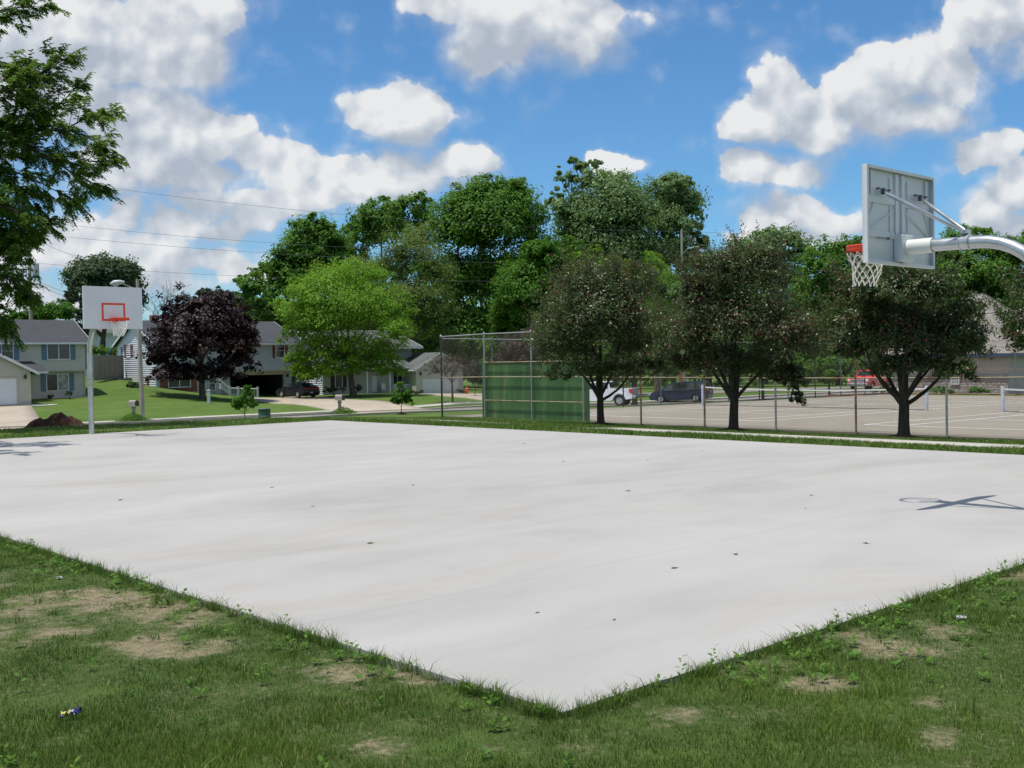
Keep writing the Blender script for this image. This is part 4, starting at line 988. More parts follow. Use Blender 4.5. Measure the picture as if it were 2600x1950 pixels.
    for k in range(K):
        s=(k+.6)/K; pos=FC+FD*(Lf*s)[:,None]+np.array([0,0,-1])*(Lf*s*s*.45)[:,None]
        side=unit(np.cross(FD,np.array([0,0,1.]))); sg=1 if k%2 else -1
        C.append(pos+side*(sg*.018)); T.append(unit(side*sg*.9+FD*.5+r.normal(size=FD.shape)*.15-np.array([0,0,.25])))
        Nn.append(unit(np.array([0,0,1.])+r.normal(size=FD.shape)*.45)); LL.append(r.uniform(.085,.14,nf)); WW.append(r.uniform(.036,.058,nf))
    C=np.concatenate(C);T=np.concatenate(T);Nn=np.concatenate(Nn);Nn=unit(Nn-T*(Nn*T).sum(1,keepdims=True)); LL=np.concatenate(LL);WW=np.concatenate(WW)
    V,Fq=leaf_quads(C,T,Nn,LL,WW)
    # dense inner and lower mass
    lo=[(-60,500,100,60,32),(-40,600,100,70,32.5),(15,550,70,55,33),(55,610,56,44,33.5),(20,640,60,50,32.5),(-30,700,90,50,32.5),(30,740,55,28,33),(-30,790,42,24,33),(78,765,30,16,33),(-190,400,110,110,33),(-220,560,150,130,33),(30,660,50,26,33),(-30,440,50,40,34),(-340,260,150,120,33),(-360,430,180,180,33),(-120,560,110,110,36)]
    lb=[(np.array(lob(a,b,c,d,Y)[0])-B,lob(a,b,c,d,Y)[1],1.0) for a,b,c,d,Y in lo]
    V2,F2,_,_=crown_leaves(r,lb,80000,.12,clump=(.14,.30),per=50,up=.7,droop=.5,rmin=.1,flat=.6,aspect=.5,spray=1.1)
    Fq=np.r_[Fq,F2+len(V)]; V=np.r_[V,V2]
    mb.build('trunk',M['bark_dark'],t,True); np_mesh('crown',V,Fq,L['locust'],t,{'rnd':np.clip(r.normal(.5,.2,len(Fq)),0,1)})

# ------------------------------------------------------------------ grass
def blades(name,label,cat,X,Y,Z,H,Wd,seed,tone=None,lean=.45):
    r=np.random.default_rng(seed); n=len(X); a=r.uniform(0,2*math.pi,n); d=np.c_[np.cos(a),np.sin(a),np.zeros(n)]
    b=r.uniform(0,2*math.pi,n); l=np.c_[np.cos(b),np.sin(b),np.zeros(n)]*(H*r.uniform(.1,1,n)*lean*1.6)[:,None]
    P=np.c_[X,Y,Z-.005]; up=np.array([0,0,1.]); w=d*(Wd*.5)[:,None]
    m1=P+l*.28+up*(H*.55)[:,None]; tp=P+l+up*(H*r.uniform(.78,1.0,n))[:,None]
    V=np.stack([P-w,P+w,m1+w*.75,m1-w*.75,tp],1).reshape(-1,3); k=np.arange(n)*5
    q=np.c_[k,k+1,k+2,k+3]; tr=np.c_[k+3,k+2,k+4]
    me=bpy.data.meshes.new(name); me.vertices.add(len(V)); me.vertices.foreach_set('co',V.astype(np.float32).ravel())
    nl=n*7; me.loops.add(nl); li=np.concatenate([q,tr],1).ravel(); me.loops.foreach_set('vertex_index',li.astype(np.int32))
    me.polygons.add(2*n); ls=np.empty(2*n,np.int32); ls[0::2]=np.arange(n)*7; ls[1::2]=np.arange(n)*7+4; lt=np.empty(2*n,np.int32); lt[0::2]=4; lt[1::2]=3
    me.polygons.foreach_set('loop_start',ls); me.polygons.foreach_set('loop_total',lt)
    rn=np.clip(r.beta(2,2.6,n)*1.0+(r.random(n)<.035)*.3,0,1); a1=me.attributes.new('rnd','FLOAT','FACE'); a1.data.foreach_set('value',np.repeat(rn,2).astype(np.float32))
    tn=tone if tone is not None else np.zeros(n); a2=me.attributes.new('tone','FLOAT','FACE'); a2.data.foreach_set('value',np.repeat(tn,2).astype(np.float32))
    me.update(calc_edges=True); o=mesh_obj(name,me,M['grass']); return tag(o,label,cat,kind='stuff')
def grass():
    r=np.random.default_rng(12)
    n=1150000; x=r.uniform(-6.5,8.2,n); y=4.0+ (14.0-4.0)*r.random(n)**1.55
    u,v=touv(x,y); du=np.maximum(np.maximum(-u,u-CL),0); dv=np.maximum(np.maximum(-v,v-CW),0); d=np.hypot(du,dv)
    px,py=projn(x,y,-.05*np.ones(n)); ok=(d>.006)&(px>-80)&(px<2680)&(py<2080)
    x,y,u,v,d,px,py=[q[ok] for q in (x,y,u,v,d,px,py)]
    s=soil_mask(x,y); c1=vnoise(x,y,2.2,11); c2=vnoise(x,y,7,12); c3=vnoise(x,y,.8,13)
    c4=vnoise(x,y,16,14); p=(.22+.78*sm(.2,.75,c2*.4+c1*.25+c4*.35))*(1-.93*sm(.20,.62,s+(c2-.5)*.35+(c4-.5)*.3)); p=np.clip(p,0,1); p=np.maximum(p,.5*sm(.50,.70,c4*.6+c2*.4)*sm(.2,.5,s))
    k=r.random(len(x))<p; x,y,u,v,d,px,py,s,c1,c2,c3=[q[k] for q in (x,y,u,v,d,px,py,s,c1,c2,c3)]
    n=len(x); h=(.018+.026*c1+.030*c2*c3)*r.uniform(.5,1.45,n)*(1-.5*s)
    edge=(d<.10); h=np.where(edge&(c2>.38),h*1.2+.018,h)
    side=(v<0)&(u>0); h=h*np.where(side&(u>2.0),.85,1.0)
    tone=np.clip(sm(.35,.8,c3*.65+c1*.2+ .25*sm(1550,2500,px)*sm(1650,1800,py)+.12*sm(1780,1950,py))+r.normal(0,.12,n),0,1)
    z=np.full(n,-.020); w=r.uniform(.0020,.0042,n)*(1+.12*(y-5))
    tone=tone*(1-.35*sm(1500,0,px)); blades('lawn_grass','mown green grass with bare sandy patches around the near corner of the court','grass',x,y,z,h,w,1,tone)
    # tufts along the slab and taller wild grass
    Xs=[];Ys=[];Hs=[]
    for q in range(620):
        sd=r.random()<.5; L_=r.uniform(0,1)**1.3*12
        if sd: uu,vv=L_,-r.uniform(.02,.10)
        else: uu,vv=-r.uniform(.02,.10),L_
        if q>520: uu,vv=(r.uniform(0,6),-r.uniform(.2,3.0)) if sd else (-r.uniform(.2,2.5),r.uniform(0,8))
        c=uv(uu,vv); m=int(r.uniform(8,30)); Xs.append(c.x+r.normal(0,.022,m)); Ys.append(c.y+r.normal(0,.022,m)); Hs.append(r.uniform(.05,.15)*r.uniform(.5,1.1,m))
    X=np.concatenate(Xs);Y=np.concatenate(Ys);H=np.concatenate(Hs); u,v=touv(X,Y); k=~((u>-.004)&(v>-.004)); X,Y,H=X[k],Y[k],H[k]; n=len(X)
    blades('tall_grass','taller wild grass blades standing along the near edges of the court','grass',X,Y,np.full(n,-.020),H,r.uniform(.003,.005,n),2,np.clip(r.normal(.3,.25,n),0,1),.7)
    # grass between court and fence, and beyond the far edge
    n=330000; u=r.uniform(-12,36,n); v=CW+.02+11.0*r.random(n)**1.15; u2=CL+.02+13*r.random(n)**1.3; v2=r.uniform(-16,27,n); m=r.random(n)<.42
    u=np.where(m,u2,u); v=np.where(m,v2,v); keep=~((v>PATH0-.05)&(v<PATH1+.05)&(u<PATHU)&~m); u,v=u[keep],v[keep]
    X=N0.x+UH.x*u+VH.x*v; Y=N0.y+UH.y*u+VH.y*v; c=vnoise(X,Y,1.1,21); c2=vnoise(X,Y,.5,22)
    k=(r.random(len(X))<.3+.7*c)&(Y>8); X,Y,c,c2,u,v=[q[k] for q in (X,Y,c,c2,u,v)]; n=len(X)
    px,py=projn(X,Y,np.zeros(n)); k=(px>-60)&(px<2660); X,Y,c,c2,u,v=[q[k] for q in (X,Y,c,c2,u,v)]; n=len(X)
    near=(v-CW<2.2)&(v>CW)&(u<CL); h=(.04+.05*c)*r.uniform(.6,1.3,n)*np.where(near,1.35,1.0)
    blades('verge_grass','rougher grass between the court, the path and the tennis fence','grass',X,Y,TZ(X,Y),h,r.uniform(.010,.018,n),3,np.clip(.25+.4*c2+r.normal(0,.15,n),0,1))
    # broad leaved weeds
    Cs=[];Ts=[];Ns=[];Ls=[]
    for q in range(560):
        if q<300: uu,vv=-abs(r.normal(.25,.5))-.03,r.uniform(1.0,9.5)
        elif q<430: uu,vv=r.uniform(0,11),-abs(r.normal(.05,.25))-.02
        elif q<470: uu,vv=-r.uniform(.02,.06),r.uniform(.05,9)
        else: uu,vv=r.uniform(-1,8),-r.uniform(.1,3)
        c=uv(uu,vv); k=int(r.uniform(4,11)); a0=r.uniform(0,6.28)
        hh=r.uniform(.02,.06) if r.random()<.85 else r.uniform(.08,.14)
        for j in range(k):
            a=a0+j*2.4; d=np.array([math.cos(a),math.sin(a),r.uniform(.1,.7)]); d=unit(d); l=r.uniform(.022,.05)
            Cs.append(np.array([c.x,c.y,-.02+hh*(j/k)+.01])+d*l*.6); Ts.append(d); Ns.append(unit(np.array([0,0,1.])+r.normal(size=3)*.3)); Ls.append(l)
    C=np.array(Cs);T=np.array(Ts);Nn=np.array(Ns);Nn=unit(Nn-T*(Nn*T).sum(1,keepdims=True)); Ls=np.array(Ls); V,Fq=leaf_quads(C,T,Nn,Ls,Ls*.55,.1)
    o=np_mesh('weeds',V,Fq,L['mid'],None,{'rnd':r.uniform(.3,.9,len(Fq))}); tag(o,'small broad leaved weeds in the grass beside the court edge','weeds',kind='stuff')
# ------------------------------------------------------------------ paths, street, drives
_pa=ground(2300,1119.5); _pb=ground(2300,1127.5); PATH0=touv(_pb.x,_pb.y)[1]; PATH1=touv(_pa.x,_pa.y)[1]
if PATH1-PATH0<.9: PATH0-=.1; PATH1=PATH0+1.1
PATHU=17.5
def uline(v,us): return [tuple(uv(u,v)[:2]) for u in us]
strip('park_path',uline(PATH0,np.linspace(-18,PATHU,20)),uline(PATH1,np.linspace(-18,PATHU,20)),M['path'],.025,.8,3)
strip('park_path',uline(PATH0+.1,np.linspace(22,35,20)),uline(PATH1,np.linspace(22,35,20)),M['path'],.02,.8,3)
D=Vector((.80,.60,0)).normalized()      # direction of the street frontage
Bk=Vector((-D.y,D.x,0))                 # away from the street, towards the houses
def curb_pts():
    P=[ground(px,py) for px,py in ((280,1079),(780,1056),(1092,1041.6))]
    return P
_c=[atY(280,1079,66),atY(530,1067.5,70),atY(780,1056,74),atY(1092,1041.6,80),atY(1224,1035,84)]
far=[(-110,8)]+[(-60,38)]+[(p.x,p.y) for p in _c]+[(6,87.5),(14,94),(24,98.5),(36,100),(60,100),(110,96)]
def off(pl,d):
    out=[]
    for i,p in enumerate(pl):
        a=pl[max(i-1,0)];b=pl[min(i+1,len(pl)-1)]; t=Vector((b[0]-a[0],b[1]-a[1],0)).normalized(); n=Vector((t.y,-t.x,0)); out.append((p[0]+n.x*d,p[1]+n.y*d))
    return out
strip('street',off(far,9.0),far,M['asphalt'],.03,1.2,8)
strip('kerb',off(far,.0),off(far,-.22),M['kerb'],.13,1.2,1)
strip('kerb',off(far,9.22),off(far,9.0),M['kerb'],.13,1.2,1)
strip('sidewalk',off(far,-2.3),off(far,-3.5),M['kerb'],.05,1.2,2)
def drive(name,quad,off_=.07,mat='drive'):
    a,b,c,d=[ground(*q) if len(q)==2 else atY(*q) for q in quad]   # near-left, near-right, far-right, far-left
    strip(name,[a[:2],d[:2]],[b[:2],c[:2]],M[mat],off_,1.0,6)
drive('driveway',[(-160,1094),(235,1082),(78,1029),(-120,1030)])
drive('driveway',[(905,1052),(1098,1042),(752,1008),(600,1009)])
drive('driveway',[(1290,1034),(1500,1030),(1190,999),(1066,1001)])
drive('garden_path',[(75,1033),(80,1027),(145,1028),(147,1030)],.06,'kerb')
# second road and lawn beyond the parked cars
strip('street',[(4,104),(30,112),(70,112)],[(4,112),(30,121),(70,121)],M['asphalt'],.04,1.5,6)
# ------------------------------------------------------------------ houses
class Fr:
    def __init__(s,O,zg,d=D):
        s.O=Vector(O); s.z=zg; s.d=Vector(d).normalized(); s.b=Vector((-s.d.y,s.d.x,0)); s.ang=math.atan2(s.d.y,s.d.x)
    def P(s,px,py,y0=0.0):
        """photo pixel -> (x, z) in the vertical plane at local depth y0"""
        r=ray(px,py); o=s.O+s.b*y0; t=((o-CAM).dot(s.b))/r.dot(s.b); p=CAM+r*t
        return (p-s.O).dot(s.d), p.z-s.z
    def S(s,px,py,x0=0.0):
        """photo pixel -> (y, z) in the side plane at local x0"""
        r=ray(px,py); o=s.O+s.d*x0; t=((o-CAM).dot(s.d))/r.dot(s.d); p=CAM+r*t
        return (p-s.O).dot(s.b), p.z-s.z
def siding(mb,face,c,span,z0,z1,step=.13,t=.028):
    """clapboards. face 'F' front plane y=c, 'L' left plane x=c, 'R' right plane x=c. span(z)->(a,b)"""
    n=max(1,int(round((z1-z0)/step))); st=(z1-z0)/n
    for i in range(n):
        za=z0+i*st; zb=za+st; a,b=span(za+st*.5)
        if b-a<.05: continue
        def Q(u,z,o):
            if face=='F': return (u,c-o,z)
            if face=='L': return (c-o,u,z)
            return (c+o,u,z)
        vs=[Q(a,za,t),Q(b,za,t),Q(b,zb,.002),Q(a,zb,.002),Q(a,za,0),Q(b,za,0)]
        mb.add(vs,[(0,1,2,3),(4,5,1,0),(4,0,3),(5,2,1)])
def wall_block(mb,x0,x1,y0,y1,z0,z1,faces='FLR'):
    mb.box2((x0,y0,z0),(x1,y1,z1))
    for f in faces:
        if f=='F': siding(mb,'F',y0,lambda z:(x0,x1),z0,z1)
        if f=='L': siding(mb,'L',x0,lambda z:(y0,y1),z0,z1)
        if f=='R': siding(mb,'R',x1,lambda z:(y0,y1),z0,z1)
def corner_boards(mb,x0,x1,y0,z0,z1):
    for x in (x0,x1): mb.box((x,y0,(z0+z1)/2),(.12,.10,z1-z0))
def gable_end(mb,face,c,y0,y1,ze,zr,step=.13,tk=.028):
    ym=(y0+y1)/2
    def sp(z):
        t=(z-ze)/(zr-ze); return (y0+(ym-y0)*t,y1+(ym-y1)*t)
    w=.0
    if face=='F': mb.prism([(y0,c,ze),(y1,c,ze),(ym,c,zr)],(0,.15,0))
    elif face=='L': mb.prism([(c,y0,ze),(c,ym,zr),(c,y1,ze)],(.15,0,0))
    else: mb.prism([(c,y0,ze),(c,y1,ze),(c,ym,zr)],(-.15,0,0))
    siding(mb,face,c,sp,ze,zr,step,tk)
def roof_x(parent,x0,x1,y0,y1,ze,zr,ov=.45,ovx=.35,mat='shingle_grey',gut=True,th=.14):
    """gabled roof with its ridge along local x"""
    ym=(y0+y1)/2; sl=(zr-ze)/(ym-y0); zo=ze-sl*ov
    mb=MB()
    for s in (-1,1):
        ya=y0-ov if s<0 else y1+ov
        mb.prism([(x0-ovx,ya,zo),(x1+ovx,ya,zo),(x1+ovx,ym,zr),(x0-ovx,ym,zr)] if s<0 else [(x0-ovx,ym,zr),(x1+ovx,ym,zr),(x1+ovx,ya,zo),(x0-ovx,ya,zo)],(0,0,th))
    rf=mb.build('roof',M[mat],parent)
    mb=MB(); 
    mb.box(((x0+x1)/2,y0-ov-.05,zo+.02),(x1-x0+2*ovx,.11,.17)); 
    for x in (x0-ovx-.013,x1+ovx+.013):
        for s in (-1,1):
            ya=y0-ov if s<0 else y1+ov
            mb.prism([(x-.012,ya,zo-.07),(x-.012,ym,zr-.07),(x-.012,ym,zr+th+.02),(x-.012,ya,zo+th+.02)],(.024,0,0))
    mb.box(((x0+x1)/2,y0-ov/2,zo-.02),(x1-x0+2*ovx-.06,ov,.03))
    mb.build('gutter',M['trim'],parent); return rf
def roof_y(parent,x0,x1,y0,y1,ze,zr,ov=.4,ovy=.35,mat='shingle_grey',th=.14):
    """gabled roof with its ridge running back (local y)"""
    xm=(x0+x1)/2; sl=(zr-ze)/(xm-x0); zo=ze-sl*ov; mb=MB()
    mb.prism([(x0-ov,y0-ovy,zo),(xm,y0-ovy,zr),(xm,y1,zr),(x0-ov,y1,zo)],(0,0,th)); mb.prism([(xm,y0-ovy,zr),(x1+ov,y0-ovy,zo),(x1+ov,y1,zo),(xm,y1,zr)],(0,0,th))
    rf=mb.build('roof',M[mat],parent); mb=MB()
    y=y0-ovy-.02
    for xa in (x0-ov,x1+ov): mb.prism([(xa,y,zo-.07),(xm,y,zr-.07),(xm,y,zr+th+.02),(xa,y,zo+th+.02)],(0,-.03,0))
    for xa in (x0-ov-.05,x1+ov+.05): mb.box((xa,(y0-ovy+y1)/2,zo+.02),(.10,y1-y0+ovy,.14))
    mb.build('bargeboard',M['trim'],parent); return rf
def window(parent,x0,x1,z0,z1,y,mull=1,sh=None,shw=.35,glass='glass',bars=0,frame='trim',name='window',right_glass=None,face='F'):
    t=bpy.data.objects.new(name,None)
    fr=MB(); w=.07
    def BX(m,a0,a1,b0,b1,d0,d1):
        if face=='F': m.box2((a0,y-d1,b0),(a1,y-d0,b1))
        else: m.box2((y-d1,a0,b0),(y-d0,a1,b1))
    BX(fr,x0-w,x0,z0-w,z1+w,.03,.085); BX(fr,x1,x1+w,z0-w,z1+w,.03,.085); BX(fr,x0,x1,z1,z1+w,.03,.084); BX(fr,x0,x1,z0-w,z0,.03,.095)
    for k in range(1,mull+1):
        xm=x0+(x1-x0)*k/(mull+1); BX(fr,xm-.035,xm+.035,z0,z1,.03,.08)
    zm=(z0+z1)/2
    if bars>=1: BX(fr,x0,x1,zm-.018,zm+.018,.03,.07)
    if bars>=2:
        for q in (.33,.67): xm=x0+(x1-x0)*q; BX(fr,xm-.012,xm+.012,z0,z1,.03,.065)
        for q in (.25,.75): zm=z0+(z1-z0)*q; BX(fr,x0,x1,zm-.012,zm+.012,.03,.065)
    bpy.data.objects.remove(t)
    o=fr.build(name,M[frame],parent)
    g=MB(); BX(g,x0,x1,z0,z1,.0,.045); gl=g.build('pane',M[glass],o)
    if right_glass:
        g=MB(); BX(g,(x0+x1)/2+.03,x1,z0,z1,.04,.052); g.build('pane',M[right_glass],o)
    if sh:
        for a in (x0-w-shw,x1+w):
            s=MB(); BX(s,a,a+shw,z0-w,z1+w,.025,.065)
            k=int((z1-z0)/.09)
            for i in range(k): zz_=z0-w+.05+i*(z1-z0+2*w-.1)/k; BX(s,a+.05,a+shw-.05,zz_,zz_+.045,.065,.075)
            s.build('shutter',M[sh],parent)
def lamp(parent,x,z,y):
    mb=MB(); mb.box((x,y-.10,z),(.10,.04,.18)); mb.lathe((x,y-.20,z-.16),[(.05,0),(.09,.05),(.10,.26),(.05,.34),(.0,.38)],8); mb.tube([(x,y-.1,z+.1),(x,y-.2,z+.22)],.015,5); mb.build('wall_lamp',M['plastic_dark'],parent)
def house1():
    Y=93; o=atY(220,1008,Y); f=Fr((o.x,o.y,0),o.z); t=thing('house','cream two storey house with dusty blue shutters and a white garage door','house',(o.x,o.y,o.z),f.ang)
    xl=-19.0; ze=f.P(200,867)[1]; ov=f.P(150,939)[1]; dep=9.5
    zr=f.P(100,812,dep/2)[1]-.14
    y_=0.55
    mb=MB(); wall_block(mb,xl,0,y_,dep,-.6,ov+.05); wall_block(mb,xl,.02,0,dep,ov,ze)
    gable_end(mb,'R',.02,0,dep,ze,zr-.1); gable_end(mb,'L',xl,0,dep,ze,zr-.1)
    mb.build('wall',M['sid_greycream'],t)
    mb=MB(); corner_boards(mb,.02,.02,0,ov,ze); mb.box((xl/2,-.04,ov-.06),(-xl,.06,.14)); mb.box((0,y_-.02,ov/2-.2),(.12,.1,ov)); mb.build('corner_trim',M['trim_beige'],t)
    roof_x(t,xl,0,0,dep,ze,zr,.45,.4)
    # windows from the photo
    def W(px0,px1,py0,py1,y0,**k):
        a,z1=f.P(px0,py0,y0); b,z0=f.P(px1,py1,y0); window(t,a,b,z0,z1,y0,**k)
    W(120.5,176,871.5,911,0,mull=1,sh='blue_shutter',shw=.42,bars=0); W(4,32.5,871.5,911,0,mull=0,sh='blue_shutter',shw=.42,bars=1)
    W(118.5,173,951,990,y_,mull=1,sh='blue_shutter',shw=.42,right_glass='curtain')
    # garage wing
    gy=-6.0; gx1=f.P(78.5,1000,gy)[0]; gw=7.2; gx0=gx1-gw; zg=f.P(78,1026,gy)[1]; gze=f.P(95,944,gy)[1]; 
    gzr=gze+gw/2*.56
    mb=MB(); wall_block(mb,gx0,gx1,gy,y_,zg-.4,gze+.1,'FLR'); gable_end(mb,'F',gy,gx0,gx1,gze+.1,gzr); mb.build('garage_wall',M['sid_cream'],t)
    roof_y(t,gx0,gx1,gy,y_-.02,gze+.1,gzr,.5,.35)
    # entry roof beside the garage
    mb=MB(); a=f.P(96,925,-.6)[0]; mb.prism([(gx1+.4,-2.2,gze-.1),(gx1+2.2,-2.2,gze-.1),(gx1+1.4,.6,gze+.95),(gx1-.2,.6,gze+.95)],(0,0,.14)); mb.build('porch_roof',M['shingle_grey'],t)
    mb=MB(); mb.box((gx1+1.3,-2.23,gze-.06),(1.9,.08,.16)); mb.build('gutter',M['trim'],t)
    d1=f.P(43,1026,gy); d0x=d1[0]-4.9; dz=f.P(43,961,gy)[1]
    mb=MB(); mb.box2((d0x,gy-.06,d1[1]),(d1[0],gy-.01,dz)); 
    for k in range(1,4): mb.box2((d0x,gy-.075,d1[1]+(dz-d1[1])*k/4-.012),(d1[0],gy-.06,d1[1]+(dz-d1[1])*k/4+.012))
    mb.build('garage_door',M['door_white'],t)
    mb=MB(); mb.box2((d1[0],gy-.09,d1[1]),(d1[0]+.12,gy-.02,dz+.13)); mb.box2((d0x-.12,gy-.09,dz),(d1[0],gy-.02,dz+.13)); mb.box2((d0x-.12,gy-.09,d1[1]),(d0x,gy-.02,dz)); mb.build('door_frame',M['trim_beige'],t)
    mb=MB(); mb.box2((d1[0]+.3,gy-.05,zg-.3),(gx1,gy-.0,zg+.22)); mb.build('foundation',M['kerb'],t)
    lamp(t,*f.P(63,957,gy),gy)
    # garden edging and entry door
    mb=MB(); x0=f.P(138,1012,y_-1.0)[0]
    for i in range(16): mb.box((x0+i*(-x0)/16,y_-1.0+.04*math.sin(i*3),.02),(.28,.18,.16),.1*math.sin(i*2.2),.03)
    mb.build('edging_stone',M['trim_beige'],t)
    return t
house1()
def house2():
    Y=103; o=atY(397,985,Y); f=Fr((o.x,o.y,0),0.0)
    zg=atY(700,1008.5,110).z; f.z=zg
    t=thing('house','long light grey house with maroon shutters and a dark open garage','house',(o.x,o.y,zg),f.ang)
    W_=f.P(748.5,900)[0]; Wl=f.P(741,990,.6)[0]; ze=f.P(700,869)[1]; ov=f.P(690,940)[1]; dep=11.3; zr=f.P(600,815.5,dep/2)[1]-.14
    zl=f.P(397,985)[1]-.7
    gx0=f.P(585,1000,.6)[0]; gx1=f.P(720.5,1000,.6)[0]; gzt=f.P(700,951,.6)[1]
    # left half stands on the higher ground, the right half is over the garage
    mb=MB(); xs=gx0-1.2
    # sunlit left gable of white siding, boards tilted extra to catch light
    mb2=MB(); mb2.box2((0,.0,-1.0),(.2,dep,ze)); siding(mb2,'L',0,lambda z:(0,dep),-.6,ze,.20,.07); gable_end(mb2,'L',0,0,dep,ze,zr-.1,.20,.07); mb2.build('gable_wall',M['sid_white'],t)
    mb.box2((.2,.0,-1.0),(xs,dep,ze)); siding(mb,'F',0,lambda z:(.1,xs),-.3,ze)
    mb.box2((xs,0,ov),(W_,dep,ze)); siding(mb,'F',0,lambda z:(xs,W_),ov,ze); siding(mb,'R',W_,lambda z:(0,dep),ov,ze)
    # garage storey, open at the front
    mb.box2((gx1,.6,-.4),(Wl,dep,ov)); mb.box2((xs,.6,gzt),(gx1,.8,ov)); mb.box2((xs,dep-.2,-.4),(gx1,dep,ov)); mb.box2((xs,.6,-.4),(gx0,.8,gzt))
    gable_end(mb,'R',W_,0,dep,ze,zr-.1); mb.build('wall',M['sid_grey'],t)
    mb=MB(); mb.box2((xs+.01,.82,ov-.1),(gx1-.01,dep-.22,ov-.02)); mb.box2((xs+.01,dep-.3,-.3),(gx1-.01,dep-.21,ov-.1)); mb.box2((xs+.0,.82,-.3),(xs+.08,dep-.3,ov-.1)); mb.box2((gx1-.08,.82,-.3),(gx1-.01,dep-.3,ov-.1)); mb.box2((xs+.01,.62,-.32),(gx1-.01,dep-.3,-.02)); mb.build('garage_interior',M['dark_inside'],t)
    mb=MB(); mb.box2((gx1-1.9,dep-.40,.95),(gx1-.9,dep-.31,1.75)); mb.build('garage_window',M['curtain'],t)
    mb=MB(); mb.box2((xs,-.06,ov-.07),(W_,.02,ov+.06)); mb.box2((xs+.0,.52,gzt),(Wl,.59,ov-.07)); mb.box2((gx1,.5,-.1),(gx1+.14,.59,gzt)); mb.build('garage_trim',M['trim_beige'],t)
    for xx in (0,W_): mb=MB(); mb.box((xx,0,(ov+ze)/2),(.12,.10,ze-ov)); mb.build('corner_trim',M['trim'],t)
    roof_x(t,0,W_,0,dep,ze,zr,.5,.4)
    def W(px0,px1,py0,py1,y0,**k):
        a,z1=f.P(px0,py0,y0); b,z0=f.P(px1,py1,y0); window(t,a,b,z0,z1,y0,**k)
    W(700,721.5,873,907,0,mull=0,sh='red_shutter',shw=.30,bars=1)
    W(598,616,873,907,0,mull=0,sh='red_shutter',shw=.30,bars=1)
    # low double window in brick
    a,z1=f.P(419,958); b,z0=f.P(487,984); mb=MB(); mb.box2((a-.5,-.07,z0-.35),(b+.5,-.0,z1+.2)); mb.build('brick_surround',M['brick'],t)
    window(t,a+.3,b-.2,z0+.1,z1,-.07,mull=1)
    W(530,545,955,990,0,mull=0,bars=1)
    # windows on the gable
    def WL(px0,px1,py0,py1,**k):
        y1,z1=f.S(px0,py0,0); y0_,z0=f.S(px1,py1,0); window(t,y0_,y1,z0,z1,0,face='L',**k)
    WL(322.5,332.5,876,906,mull=0,sh='red_shutter',shw=.75,bars=1)
    WL(364,373,957,978,mull=0,sh='red_shutter',shw=.8)
    yd=f.S(311,900,0)[0]; mb=MB(); mb.box2((-.16,yd-.14,f.S(311,945,0)[1]),(-.04,yd+.0,ze-.2)); mb.build('downpipe',M['blue_shutter'],t)
    yd=f.S(318,952,0)[0]; mb=MB(); mb.box2((-1.4,yd-2.2,.8),(-.06,yd+2.0,2.15)); mb.build('deck_skirt',M['woodgrey'],t)
    # chimney
    cx,cz=f.P(397,811,dep/2+.6); mb=MB(); mb.box((cx,dep/2+1.2,zr+.15),(.75,.75,1.1),0,.02); mb.build('chimney',M['brick'],t)
    lamp(t,*f.P(728,954,.6),.55)
    # white stair railing
    r0=thing('stair_railing','white picket railing along the steps of the grey house','railing',(o.x,o.y,zg),f.ang)
    pts=[f.P(px,py,-1.6) for px,py in ((560,985),(583,1003),(605,1006),(655,1010))]; tp=[f.P(px,py,-1.6) for px,py in ((560,966),(583,985),(605,986),(655,987))]
    mb=MB(); mr=MB()
    for i in range(3):
        (x0,z0),(x1,z1)=pts[i],pts[i+1]; (a0,b0),(a1,b1)=tp[i],tp[i+1]; n=max(3,int(abs(x1-x0)/.16))
        for k in range(1,n): s=k/n; mb.box((x0+(x1-x0)*s,-1.6,(z0+(z1-z0)*s+b0+(b1-b0)*s)/2),(.045,.045,(b0+(b1-b0)*s)-(z0+(z1-z0)*s)))
        mr.tube([(x0,-1.6,b0),(x1,-1.6,b1)],.05,6); mr.tube([(x0,-1.6,z0+.1),(x1,-1.6,z1+.1)],.04,6)
    mb.build('picket',M['trim'],r0); mr.build('handrail',M['trim'],r0)
    for (x,z),(a,b) in zip(pts,tp): mb=MB(); mb.box((x,-1.6,(z+b)/2),(.14,.14,b-z+.25),0,.01); mb.box((x,-1.6,b+.16),(.18,.18,.06)); mb.build('newel_post',M['trim'],r0)
house2()
